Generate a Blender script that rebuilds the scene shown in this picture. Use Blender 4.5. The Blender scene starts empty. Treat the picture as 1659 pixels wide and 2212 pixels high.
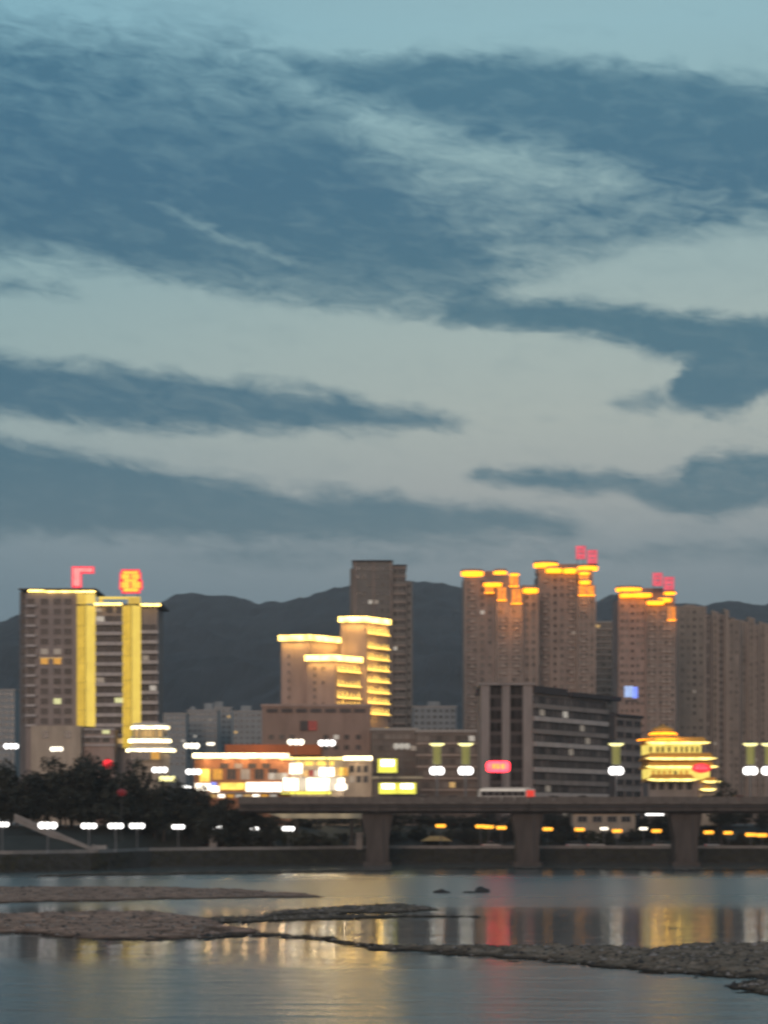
import bpy, math, random
from mathutils import Vector, noise

random.seed(7)
S = bpy.context.scene
C = S.collection
R = math.radians
# picture geometry: level camera 10 m above the river, looking along +Y
F, CX, HY, HC = 3902.0, 829.5, 1775.0, 10.0
def X(px, D): return (px - CX) * D / F
def Z(py, D): return HC + (HY - py) * D / F
def YW(py): return HC * F / (py - HY)          # distance of a water point seen at height py

# ------------------------------------------------------------------ camera
cam_d = bpy.data.cameras.new('camera'); cam = bpy.data.objects.new('camera', cam_d); C.objects.link(cam)
cam.location = (0, 0, HC); cam.rotation_euler = (R(90), 0, 0)
cam_d.sensor_fit = 'VERTICAL'; cam_d.sensor_height = 36; cam_d.sensor_width = 27
cam_d.lens = 36 * F / 2212; cam_d.shift_y = (HY - 1106) / 2212
cam_d.clip_start = 0.5; cam_d.clip_end = 20000
cam_d.dof.use_dof = True; cam_d.dof.focus_distance = 22; cam_d.dof.aperture_fstop = 1.9; cam_d.dof.aperture_ratio = 0.6
S.camera = cam

# ------------------------------------------------------------------ world: dusk sky with cloud banks
SUN_EL, SUN_AZ = 13.0, 192.0      # degrees; low glow behind the camera
W = bpy.data.worlds.new('World'); S.world = W; W.use_nodes = True
nt = W.node_tree; nt.nodes.clear(); N = nt.nodes; L = nt.links
def nd(t, **kw):
    n = N.new(t)
    for k, v in kw.items(): setattr(n, k, v)
    return n
def put(sock, v):
    if isinstance(v, bpy.types.NodeSocket): L.new(v, sock)
    else: sock.default_value = v
def mth(op, a, b=None, c=None, clamp=False):
    n = nd('ShaderNodeMath', operation=op, use_clamp=clamp); put(n.inputs[0], a)
    if b is not None: put(n.inputs[1], b)
    if c is not None: put(n.inputs[2], c)
    return n.outputs[0]
def sstep(v, a, b):
    n = nd('ShaderNodeMapRange', interpolation_type='SMOOTHSTEP'); put(n.inputs[0], v)
    n.inputs[1].default_value = a; n.inputs[2].default_value = b
    return n.outputs[0]
def curve(v, pts, ymax):
    n = nd('ShaderNodeFloatCurve'); put(n.inputs['Value'], v); cm = n.mapping; cm.extend = 'HORIZONTAL'; cm.use_clip = False
    cu = cm.curves[0]; pts = sorted(pts)
    if pts[0][0] > 0: pts = [(0, pts[0][1])] + pts
    if pts[-1][0] < 1659: pts = pts + [(1659, pts[-1][1])]
    while len(cu.points) < len(pts): cu.points.new(0.5, 0.5)
    for p, (a, b) in zip(cu.points, pts): p.location = (a / 1659, b / ymax); p.handle_type = 'AUTO_CLAMPED'
    cm.update(); return n.outputs[0]
def lin(c):
    return tuple(((x / 255) / 12.92 if x <= 10 else ((x / 255 + .055) / 1.055) ** 2.4) for x in c) + (1,)
tc = nd('ShaderNodeTexCoord'); sx = nd('ShaderNodeSeparateXYZ'); L.new(tc.outputs['Generated'], sx.inputs[0])
dx, dy, dz = sx.outputs
az = mth('ARCTAN2', dx, dy)
hor = mth('SQRT', mth('ADD', mth('MULTIPLY', dx, dx), mth('MULTIPLY', dy, dy)))
tel = mth('DIVIDE', dz, mth('MAXIMUM', hor, 0.02))
U0 = mth('MULTIPLY_ADD', az, F / 1659, CX / 1659)
V0 = mth('MULTIPLY_ADD', tel, -F / 1659, HY / 1659)       # same unit as U
def combine(u, v, w=0.0):
    n = nd('ShaderNodeCombineXYZ'); put(n.inputs[0], u); put(n.inputs[1], v); put(n.inputs[2], w); return n.outputs[0]
def nz(vec, scale, detail, rough=0.55, dist=0.0):
    n = nd('ShaderNodeTexNoise'); put(n.inputs['Vector'], vec); n.inputs['Scale'].default_value = scale
    n.inputs['Detail'].default_value = detail; n.inputs['Roughness'].default_value = rough; n.inputs['Distortion'].default_value = dist
    return n.outputs['Fac']
skew = mth('MULTIPLY_ADD', U0, -0.13, V0)                   # cloud streaks fall to the right
nA = nz(combine(mth('MULTIPLY', U0, 1.0), mth('MULTIPLY', skew, 2.6), 3.1), 2.6, 5)
nB = nz(combine(mth('MULTIPLY', U0, 1.0), mth('MULTIPLY', skew, 2.0), 8.4), 8.0, 9, 0.70)
nC = nz(combine(mth('MULTIPLY', U0, 1.0), mth('MULTIPLY', skew, 2.8), 1.7), 17.0, 9, 0.66, 0.5)
wv = mth('ADD', mth('MULTIPLY', mth('SUBTRACT', nA, 0.5), 0.018), mth('MULTIPLY', mth('SUBTRACT', nB, 0.5), 0.05))
wu = mth('MULTIPLY', mth('SUBTRACT', nB, 0.5), 0.06)
U = mth('ADD', U0, wu); V = mth('ADD', V0, wv)
YM = 1659.0
clouds = [  # top edge, bottom edge, softness of each, density
    ([(0, 0), (300, 15), (600, 60), (800, 240), (1000, 430), (1120, 640), (1200, 720)], [(0, 545), (150, 552), (320, 600), (600, 652), (1000, 702), (1120, 716), (1200, 716)], .15, .022, .80),
    ([(900, 720), (1000, 640), (1100, 645), (1300, 662), (1500, 690), (1659, 712)], [(900, 690), (1000, 702), (1100, 714), (1300, 748), (1490, 800), (1659, 860)], .022, .022, 1.0),
    ([(1400, 900), (1440, 850), (1490, 780), (1659, 700)], [(1400, 860), (1440, 885), (1490, 915), (1560, 918), (1659, 885)], .03, .025, 1.0),
    ([(480, 170), (620, 120), (800, 105), (1000, 100), (1250, 125), (1450, 150), (1659, 205)], [(480, 130), (620, 190), (800, 280), (1000, 340), (1200, 385), (1400, 455), (1550, 500), (1659, 530)], .045, .085, .95),
    ([(500, 200), (900, 290), (1200, 340), (1659, 440)], [(500, 620), (1000, 650), (1200, 610), (1400, 570), (1659, 530)], .10, .07, .70),
    ([(0, 793), (300, 800), (700, 838), (880, 868), (980, 892), (1060, 925)], [(0, 918), (300, 938), (700, 940), (880, 930), (980, 922), (1060, 912)], .03, .028, .96),
    ([(0, 955), (300, 1010), (600, 1045), (1000, 1084), (1200, 1105), (1320, 1160)], [(0, 1168), (600, 1176), (1000, 1176), (1200, 1170), (1340, 1140)], .03, .03, 1.0),
    ([(940, 1050), (1020, 1003), (1300, 1018), (1440, 1026), (1510, 986), (1659, 992)], [(940, 1000), (1020, 1032), (1200, 1062), (1350, 1074), (1400, 1100), (1550, 1124), (1659, 1112)], .02, .02, .92),
    ([(1280, 890), (1340, 865), (1420, 860), (1450, 890)], [(1280, 860), (1340, 884), (1420, 892), (1450, 870)], .012, .012, .55),
    ([(0, 640), (90, 630), (170, 640), (230, 680)], [(0, 668), (90, 660), (170, 650), (230, 630)], .02, .02, .6),
    ([(250, 1215), (500, 1178), (1000, 1172), (1500, 1190), (1659, 1180)], [(250, 1200), (500, 1230), (1000, 1215), (1500, 1225), (1659, 1230)], .03, .03, .55),
]
inv = None
for top, bot, st, sb, den in clouds:
    m = mth('MULTIPLY', sstep(mth('SUBTRACT', V, curve(U, top, YM)), -.014, st * .75), sstep(mth('SUBTRACT', curve(U, bot, YM), V), -.014, sb * .75))
    m = mth('SUBTRACT', 1.0, mth('MULTIPLY', m, den))
    inv = m if inv is None else mth('MULTIPLY', inv, m)
mask = mth('SUBTRACT', 1.0, inv)
hole = mth('MULTIPLY', sstep(mth('SUBTRACT', V, curve(U0, [(280, 470), (330, 446), (420, 474), (520, 512), (640, 556), (740, 590)], YM)), -.004, .012),
           sstep(mth('SUBTRACT', curve(U0, [(280, 440), (330, 460), (420, 502), (520, 545), (640, 580), (740, 575)], YM), V), -.004, .012))
wedge = mth('MULTIPLY', sstep(mth('SUBTRACT', V, curve(U0, [(1050, 640), (1200, 590), (1330, 560), (1450, 535), (1659, 520)], YM)), 0, .03),
            sstep(mth('SUBTRACT', curve(U0, [(1050, 600), (1200, 636), (1330, 656), (1500, 680), (1659, 705)], YM), V), -.004, .018))
mask = mth('MULTIPLY', mask, mth('SUBTRACT', 1.0, mth('MULTIPLY', hole, .5)))
mask = mth('MULTIPLY', mask, mth('SUBTRACT', 1.0, mth('MULTIPLY', wedge, .85)))
tex = mth('MULTIPLY_ADD', mth('SUBTRACT', nC, .5), 1.5, mth('MULTIPLY_ADD', mth('SUBTRACT', nA, .5), 1.0, 1.0))
# texture mostly in the half dense places
mid = mth('MULTIPLY', mth('MULTIPLY', mask, mth('SUBTRACT', 1.0, mask)), 4.0)
mask = mth('ADD', mask, mth('MULTIPLY', mth('MULTIPLY_ADD', mid, 1.1, .30), mth('SUBTRACT', tex, 1.0)), clamp=True)
# the rest of the dome: the same kind of streaky cloud banks
inz = mth('ADD', mth('MAXIMUM', dz, 0.0), 0.12)
far = nz(combine(mth('DIVIDE', dx, inz), mth('DIVIDE', dy, inz), 5.5), 0.55, 7, 0.55, 0.5)
gen = sstep(far, .42, .66)
out = mth('MAXIMUM', sstep(mth('ABSOLUTE', az), .225, .36), sstep(tel, .44, .62))
mk = nd('ShaderNodeMix', data_type='FLOAT'); put(mk.inputs[0], out); put(mk.inputs[2], mask); put(mk.inputs[3], gen)
mask = mk.outputs[0]
def ramp(v, stops):
    n = nd('ShaderNodeValToRGB'); put(n.inputs[0], v); e = n.color_ramp.elements
    while len(e) < len(stops): e.new(.5)
    for el, (p, c) in zip(e, stops): el.position = p; el.color = lin(c)
    return n.outputs[0]
TMAX = .75        # tan(elevation) at the end of the ramp
def tp(py): return max(0, (HY - py) / F / TMAX)
tn = mth('DIVIDE', tel, TMAX, clamp=True)
clear = ramp(tn, [(0, (112, 122, 132)), (tp(1290), (126, 140, 148)), (tp(1190), (142, 152, 156)), (tp(1060), (172, 176, 171)), (tp(900), (180, 188, 179)), (tp(740), (174, 189, 182)),
                  (tp(600), (164, 186, 183)), (tp(350), (150, 182, 184)), (tp(60), (152, 192, 200)), (.8, (146, 172, 182)), (1, (140, 160, 172))])
cloud = ramp(tn, [(0, (100, 116, 126)), (tp(1180), (96, 119, 128)), (tp(1000), (78, 113, 126)), (tp(860), (70, 110, 126)), (tp(700), (70, 112, 127)), (tp(400), (62, 109, 131)),
                  (tp(150), (70, 118, 138)), (.8, (104, 126, 142)), (1, (108, 126, 140))])
mx = nd('ShaderNodeMix', data_type='RGBA'); put(mx.inputs[0], mask); put(mx.inputs[6], clear); put(mx.inputs[7], cloud)
side = nd('ShaderNodeMix', data_type='RGBA', blend_type='MULTIPLY'); side.inputs[0].default_value = 1.0
put(side.inputs[6], mx.outputs[2])
sd = nd('ShaderNodeMix', data_type='RGBA'); put(sd.inputs[0], sstep(U0, -.25, .75)); sd.inputs[6].default_value = (.74, .89, .97, 1); sd.inputs[7].default_value = (1, 1, 1, 1)
put(side.inputs[7], sd.outputs[2])
sky = nd('ShaderNodeTexSky', sky_type='NISHITA'); sky.sun_disc = False; sky.sun_elevation = R(SUN_EL); sky.sun_rotation = R(SUN_AZ)
bg1 = nd('ShaderNodeBackground'); put(bg1.inputs[0], sky.outputs[0]); bg1.inputs[1].default_value = 0.010
bg2 = nd('ShaderNodeBackground'); put(bg2.inputs[0], side.outputs[2]); bg2.inputs[1].default_value = 0.92
ad = nd('ShaderNodeAddShader'); L.new(bg1.outputs[0], ad.inputs[0]); L.new(bg2.outputs[0], ad.inputs[1])
wo = nd('ShaderNodeOutputWorld'); L.new(ad.outputs[0], wo.inputs[0])
W.cycles.sampling_method = 'MANUAL'; W.cycles.sample_map_resolution = 256

# ------------------------------------------------------------------ sun: soft afterglow from behind the camera
sd_ = bpy.data.lights.new('sun', 'SUN'); sun = bpy.data.objects.new('sun', sd_); C.objects.link(sun)
sd_.energy = 1.2; sd_.angle = R(25); sd_.color = (1.0, 0.72, 0.56)
a, e = R(SUN_AZ), R(SUN_EL)
sun.rotation_euler = (-Vector((math.sin(a) * math.cos(e), math.cos(a) * math.cos(e), math.sin(e)))).to_track_quat('-Z', 'Y').to_euler()
S.view_settings.view_transform = 'Standard'; S.view_settings.look = 'None'; S.view_settings.exposure = 0; S.view_settings.gamma = 1
S.render.engine = 'CYCLES'
S.cycles.use_denoising = True; S.cycles.max_bounces = 5; S.cycles.diffuse_bounces = 2; S.cycles.glossy_bounces = 3
S.cycles.transparent_max_bounces = 4; S.cycles.sample_clamp_indirect = 4.0; S.cycles.caustics_reflective = False

# ------------------------------------------------------------------ materials
M = {}
def mat(name, col, rough=.8, var=.18, scale=.4, streak=True, bump=.25, spec=.3, metal=0.0, col2=None):
    m = bpy.data.materials.new(name); m.use_nodes = True; t = m.node_tree; b = t.nodes['Principled BSDF']
    b.inputs['Roughness'].default_value = rough; b.inputs['Specular IOR Level'].default_value = spec; b.inputs['Metallic'].default_value = metal
    co = t.nodes.new('ShaderNodeTexCoord'); mp = t.nodes.new('ShaderNodeMapping'); t.links.new(co.outputs['Object'], mp.inputs[0])
    mp.inputs['Scale'].default_value = (1, 1, .25 if streak else 1)
    n1 = t.nodes.new('ShaderNodeTexNoise'); n1.inputs['Scale'].default_value = scale; n1.inputs['Detail'].default_value = 8; n1.inputs['Roughness'].default_value = .62
    t.links.new(mp.outputs[0], n1.inputs[0])
    rp = t.nodes.new('ShaderNodeValToRGB'); t.links.new(n1.outputs['Fac'], rp.inputs[0])
    c2 = col2 or tuple(c * (1 + var) for c in col); c1 = tuple(c * (1 - var * 1.3) for c in col)
    rp.color_ramp.elements[0].position = .28; rp.color_ramp.elements[0].color = (*c1, 1)
    rp.color_ramp.elements[1].position = .72; rp.color_ramp.elements[1].color = (*c2, 1)
    t.links.new(rp.outputs[0], b.inputs['Base Color'])
    n2 = t.nodes.new('ShaderNodeTexNoise'); n2.inputs['Scale'].default_value = scale * 9; n2.inputs['Detail'].default_value = 4
    t.links.new(co.outputs['Object'], n2.inputs[0])
    bp = t.nodes.new('ShaderNodeBump'); bp.inputs['Strength'].default_value = bump; bp.inputs['Distance'].default_value = .08
    t.links.new(n2.outputs['Fac'], bp.inputs['Height']); t.links.new(bp.outputs[0], b.inputs['Normal'])
    M[name] = m; return m
def emat(name, col, strength, var=.25, scale=1.2):
    m = bpy.data.materials.new(name); m.use_nodes = True; t = m.node_tree; b = t.nodes['Principled BSDF']
    b.inputs['Base Color'].default_value = (*[c * .22 for c in col], 1); b.inputs['Emission Color'].default_value = (*col, 1)
    co = t.nodes.new('ShaderNodeTexCoord'); n1 = t.nodes.new('ShaderNodeTexNoise'); n1.inputs['Scale'].default_value = scale; n1.inputs['Detail'].default_value = 3
    t.links.new(co.outputs['Object'], n1.inputs[0])
    mr = t.nodes.new('ShaderNodeMapRange'); t.links.new(n1.outputs['Fac'], mr.inputs[0])
    mr.inputs[1].default_value = .3; mr.inputs[2].default_value = .7; mr.inputs[3].default_value = strength * (1 - var); mr.inputs[4].default_value = strength * (1 + var)
    t.links.new(mr.outputs[0], b.inputs['Emission Strength'])
    M[name] = m; return m
def glass(name, col, rough=.12, spec=.3):
    m = bpy.data.materials.new(name); m.use_nodes = True; t = m.node_tree; b = t.nodes['Principled BSDF']
    b.inputs['Roughness'].default_value = rough; b.inputs['Specular IOR Level'].default_value = spec
    oi = t.nodes.new('ShaderNodeObjectInfo'); rp = t.nodes.new('ShaderNodeValToRGB'); t.links.new(oi.outputs['Random'], rp.inputs[0])
    rp.color_ramp.elements[0].color = (*[c * .5 for c in col], 1); rp.color_ramp.elements[1].color = (*[c * 1.9 for c in col], 1)
    t.links.new(rp.outputs[0], b.inputs['Base Color']); M[name] = m; return m
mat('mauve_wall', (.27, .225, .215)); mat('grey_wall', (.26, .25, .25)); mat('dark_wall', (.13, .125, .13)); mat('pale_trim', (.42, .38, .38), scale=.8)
mat('cream_wall', (.40, .33, .27)); mat('pink_wall', (.34, .25, .22)); mat('podium_wall', (.27, .19, .16)); mat('brown_wall', (.17, .14, .125))
mat('taupe_wall', (.275, .215, .19), var=.25); mat('taupe_trim', (.35, .285, .25), scale=.8); mat('olive_wall', (.245, .205, .175), var=.25); mat('concrete_wall', (.235, .195, .17), var=.25)
mat('tower_dark', (.17, .155, .145)); mat('office_stone', (.24, .21, .205)); mat('office_dark', (.085, .072, .072)); mat('roof_dark', (.055, .05, .055))
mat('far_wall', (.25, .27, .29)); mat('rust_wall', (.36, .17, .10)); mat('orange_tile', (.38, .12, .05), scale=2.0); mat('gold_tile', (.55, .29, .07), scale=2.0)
mat('frame_grey', (.30, .28, .27), .5, scale=2); mat('frame_dark', (.06, .06, .065), .5, scale=2); mat('steel', (.18, .18, .19), .45, scale=2, metal=.4)
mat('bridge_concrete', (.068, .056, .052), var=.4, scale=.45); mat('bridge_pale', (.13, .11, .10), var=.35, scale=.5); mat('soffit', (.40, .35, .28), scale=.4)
mat('bank_stone', (.040, .035, .032), scale=.5, bump=.8, streak=False, rough=.9); mat('promenade', (.22, .205, .20), scale=.5, streak=False); mat('earth', (.035, .035, .03), scale=.3, streak=False, bump=.8)
mat('city_ground', (.07, .067, .065), scale=.05, streak=False); mat('asphalt', (.05, .05, .05), scale=.8, streak=False)
mat('bark', (.05, .04, .035), scale=3); mat('leaf_dark', (.036, .037, .028), scale=.5, streak=False, var=.5, rough=.7); mat('leaf_olive', (.05, .05, .03), scale=.5, streak=False, var=.5, rough=.7)
mat('forest', (.029, .033, .039), scale=.016, streak=False, var=.5, rough=1, bump=.9)
mat('sand_brown', (.32, .22, .175), 1, .4, .5, False, 1.0, 0); mat('gravel_dark', (.19, .155, .125), 1, .5, .9, False, 1.0, 0); mat('rock', (.04, .04, .042), scale=1.5, streak=False, bump=.8)
mat('white_paint', (.48, .46, .44), .4, .06, 1.0); mat('red_paint', (.42, .06, .05), .4, .08); mat('silver_paint', (.40, .41, .43), .35, .06); mat('dark_paint', (.04, .045, .055), .35, .1); mat('rubber', (.02, .02, .02), .9)
mat('tent_cloth', (.42, .30, .13), .8, .15, 1.0); mat('cream_paint', (.5, .45, .33), .6)
glass('glass', (.040, .038, .042)); glass('glass_blue', (.05, .058, .068)); glass('glass_black', (.024, .021, .022), .2, .12); glass('glass_soft', (.125, .108, .098), .35, .15); glass('glass_office', (.09, .075, .072), .3, .2)
emat('win_warm', (1, .62, .22), .55); emat('win_white', (1, .92, .8), .38); emat('win_orange', (1, .48, .06), .6); emat('win_green', (.95, .95, .45), .7); emat('win_dim', (1, .85, .7), .16)
emat('panel_yellow', (1, .66, .085), .62, .2, .3); emat('panel_yellow_pale', (1, .72, .13), .84, .08, .25); emat('led_gold', (1, .78, .22), 2.6, .45, .6); emat('led_cream', (1, .82, .48), 4.2, .6, .5); emat('led_roof', (1, .66, .16), 5.0, .65, .35)
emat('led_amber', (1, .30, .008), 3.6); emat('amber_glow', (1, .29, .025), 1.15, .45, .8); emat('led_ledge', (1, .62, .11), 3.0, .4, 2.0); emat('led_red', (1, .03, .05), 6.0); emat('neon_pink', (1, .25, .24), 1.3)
emat('neon_rim', (1, .012, .05), 1.3); emat('neon_yellow', (1, .62, .05), 1.1); emat('neon_rose', (1, .14, .20), .85, .5, 1.5); emat('rose_rim', (1, .03, .09), .45)
emat('lamp_white', (1, .97, .93), 3.4, .05); emat('lamp_amber', (1, .40, .035), 2.2, .2); emat('lamp_lemon', (1, .90, .38), 1.8, .2); emat('shaft_green', (.72, .68, .20), .19, .2, .5)
emat('shop_white', (1, .90, .72), 2.6, .4, .4); emat('shop_yellow', (1, .70, .12), 1.3, .3, .5); emat('shop_blue', (.2, .3, 1), 1.2); emat('sign_lemon', (1, .93, .10), 1.0, .2); emat('sign_blue', (.42, .58, .95), .8, .2)
emat('pav_wall_glow', (1, .78, .16), .95, .25, .4); emat('lantern_red', (1, .03, .04), 1.1, .3); emat('lantern_dim', (.8, .06, .07), .05, .3); emat('tail_red', (1, .05, .03), .7); emat('bus_stripe', (1, .90, .78), .45)

# ------------------------------------------------------------------ mesh helpers
def added_wash(root, loc, col, watts, size=1.0, sx_=None, down=False, name='added_wash'):
    """unseen light added to brighten a wall, without a fitting of its own"""
    d = bpy.data.lights.new(name, 'AREA' if down else 'POINT'); d.energy = watts; d.color = col
    if down: d.shape = 'RECTANGLE'; d.size = sx_; d.size_y = size
    else: d.shadow_soft_size = size
    o = bpy.data.objects.new(name, d); C.objects.link(o); o.parent = root; o.location = loc
    if down: o.rotation_euler = (R(-28), 0, 0)
    return o
class MB:
    def __init__(s): s.v, s.f, s.m = [], [], []
    def add(s, vs, fs, mi=0):
        o = len(s.v); s.v += [tuple(p) for p in vs]
        for f in fs: s.f.append([i + o for i in f]); s.m.append(mi)
        return s
    def box(s, x0, x1, y0, y1, z0, z1, mi=0):
        return s.add([(x0, y0, z0), (x1, y0, z0), (x1, y1, z0), (x0, y1, z0), (x0, y0, z1), (x1, y0, z1), (x1, y1, z1), (x0, y1, z1)],
                     [(3, 2, 1, 0), (4, 5, 6, 7), (0, 1, 5, 4), (1, 2, 6, 5), (2, 3, 7, 6), (3, 0, 4, 7)], mi)
    def prism(s, poly, z0, z1, mi=0, grow=0.0):
        n = len(poly); cx = sum(p[0] for p in poly) / n; cy = sum(p[1] for p in poly) / n
        top = poly
        if grow: top = [(cx + (p[0] - cx) * (1 + grow), cy + (p[1] - cy) * (1 + grow)) for p in poly]
        return s.add([(*p, z0) for p in poly] + [(*p, z1) for p in top],
                     [tuple(reversed(range(n))), tuple(range(n, 2 * n))] + [(i, (i + 1) % n, n + (i + 1) % n, n + i) for i in range(n)], mi)
    def yprism(s, poly, y0, y1, mi=0):          # profile in x,z pushed along y (profile counter-clockwise seen from -y)
        n = len(poly)
        return s.add([(p[0], y0, p[1]) for p in poly] + [(p[0], y1, p[1]) for p in poly],
                     [tuple(range(n)), tuple(reversed(range(n, 2 * n)))] + [(i, n + i, n + (i + 1) % n, (i + 1) % n) for i in range(n)], mi)
    def tube(s, p0, p1, r0, r1=None, n=6, mi=0):
        r1 = r0 if r1 is None else r1; p0, p1 = Vector(p0), Vector(p1); d = (p1 - p0).normalized()
        a = d.orthogonal().normalized(); b = d.cross(a); vs = []
        for p, r in ((p0, r0), (p1, r1)):
            for k in range(n): t = 2 * math.pi * k / n; vs.append(p + (a * math.cos(t) + b * math.sin(t)) * r)
        return s.add(vs, [tuple(reversed(range(n))), tuple(range(n, 2 * n))] + [(i, (i + 1) % n, n + (i + 1) % n, n + i) for i in range(n)], mi)
    def lathe(s, prof, n=10, cx=0, cy=0, mi=0, sx=1, sy=1):
        vs = [(cx + sx * r * math.cos(2 * math.pi * k / n), cy + sy * r * math.sin(2 * math.pi * k / n), z) for r, z in prof for k in range(n)]
        fs = [(j * n + k, j * n + (k + 1) % n, (j + 1) * n + (k + 1) % n, (j + 1) * n + k) for j in range(len(prof) - 1) for k in range(n)]
        fs += [tuple(reversed(range(n))), tuple(range((len(prof) - 1) * n, len(prof) * n))]
        return s.add(vs, fs, mi)
    def mesh(s, name, mats):
        me = bpy.data.meshes.new(name); me.from_pydata(s.v, [], s.f); me.polygons.foreach_set('material_index', s.m)
        for m in mats: me.materials.append(M[m] if isinstance(m, str) else m)
        me.update(); return me
    def build(s, name, mats, parent=None, loc=(0, 0, 0), rz=0, smooth=False):
        me = s.mesh(name, mats if isinstance(mats, (list, tuple)) else [mats])
        if smooth: me.polygons.foreach_set('use_smooth', [True] * len(me.polygons))
        return put_mesh(me, name, parent, loc, rz)
def put_mesh(me, name, parent=None, loc=(0, 0, 0), rz=0, sc=None):
    o = bpy.data.objects.new(name, me); C.objects.link(o); o.location = loc; o.rotation_euler = (0, 0, rz); o.parent = parent
    if sc is not None: o.scale = sc if hasattr(sc, '__len__') else (sc,) * 3
    return o
def tag(o, label=None, cat=None, group=None, kind=None):
    for k, v in (('label', label), ('category', cat), ('group', group), ('kind', kind)):
        if v: o[k] = v
    return o
def T(name, label, cat, loc, rz=0, group=None):
    o = bpy.data.objects.new(name, None); C.objects.link(o); o.location = loc; o.rotation_euler = (0, 0, rz); o.empty_display_size = 1
    return tag(o, label, cat, group)
def copy_tree(o, parent=None):
    c = o.copy(); C.objects.link(c); c.parent = parent
    for ch in list(o.children): copy_tree(ch, c)
    return c
_wc = {}
def win_mesh(w, h, gl, fr='frame_grey', bars=1, depth=.16):
    k = (round(w, 2), round(h, 2), gl, fr, bars)
    if k not in _wc:
        b = MB(); t = min(.13, w * .1)
        b.box(-w / 2, w / 2, -.04, .02, 0, h, 1)
        b.box(-w / 2 - t, -w / 2, -depth, .02, -t, h + t); b.box(w / 2, w / 2 + t, -depth, .02, -t, h + t)
        b.box(-w / 2, w / 2, -depth, .02, h, h + t); b.box(-w / 2, w / 2, -depth - .1, .02, -t, 0)
        for i in range(bars):
            x = -w / 2 + w * (i + 1) / (bars + 1); b.box(x - .04, x + .04, -.10, -.03, 0, h)
        _wc[k] = b.mesh('window', [fr, gl])
    return _wc[k]
class Bld:
    """a building: Empty at its base; local u = right, v = back, z up from the ground; made from picture measures at one distance"""
    def __init__(s, name, label, cat, pxc, D, zg=9.0, rz=0, group=None):
        s.D, s.pxc, s.zg = D, pxc, zg; s.root = T(name, label, cat, (X(pxc, D), D, zg), rz, group); s.k = D / F
    def u(s, px): return (px - s.pxc) * s.k
    def z(s, py): return Z(py, s.D) - s.zg
    def box(s, name, mats, px0, px1, py0, py1, v0, v1, parent=None):     # py0 top, py1 bottom (None: ground)
        return MB().box(s.u(px0), s.u(px1), v0, v1, 0 if py1 is None else s.z(py1), s.z(py0)).build(name, mats, parent or s.root)
    def windows(s, cols, rows, v, w, h, gl='glass', fr='frame_grey', bars=1, lit=None, rz=0, parent=None, litp=0.0, litk=('win_white', 'win_warm', 'win_dim'), skip=0.0):
        """cols: px centres, rows: py of the sill"""
        for j, py in enumerate(rows):
            for i, px in enumerate(cols):
                g = (lit or {}).get((i, j))
                if g is None and random.random() < skip: continue
                if g is None: g = random.choice(litk) if random.random() < litp else gl
                put_mesh(win_mesh(w, h, g, fr, bars), 'window', parent or s.root, (s.u(px), v, s.z(py)), rz)
def fr_rows(y0, y1, n): return [y0 + (y1 - y0) * i / (n - 1) for i in range(n)]

# ================================================================== SETTING
def wet(name):
    t = M[name].node_tree; b = t.nodes['Principled BSDF']; src = b.inputs['Base Color'].links[0].from_socket
    co = t.nodes.new('ShaderNodeTexCoord'); s_ = t.nodes.new('ShaderNodeSeparateXYZ'); t.links.new(co.outputs['Object'], s_.inputs[0])
    mr = t.nodes.new('ShaderNodeMapRange'); t.links.new(s_.outputs[2], mr.inputs[0]); mr.inputs[1].default_value = .03; mr.inputs[2].default_value = .24; mr.inputs[3].default_value = .16
    mx_ = t.nodes.new('ShaderNodeVectorMath'); mx_.operation = 'SCALE'; t.links.new(src, mx_.inputs[0]); t.links.new(mr.outputs[0], mx_.inputs['Scale']); t.links.new(mx_.outputs[0], b.inputs['Base Color'])
wet('sand_brown'); wet('gravel_dark')
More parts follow.
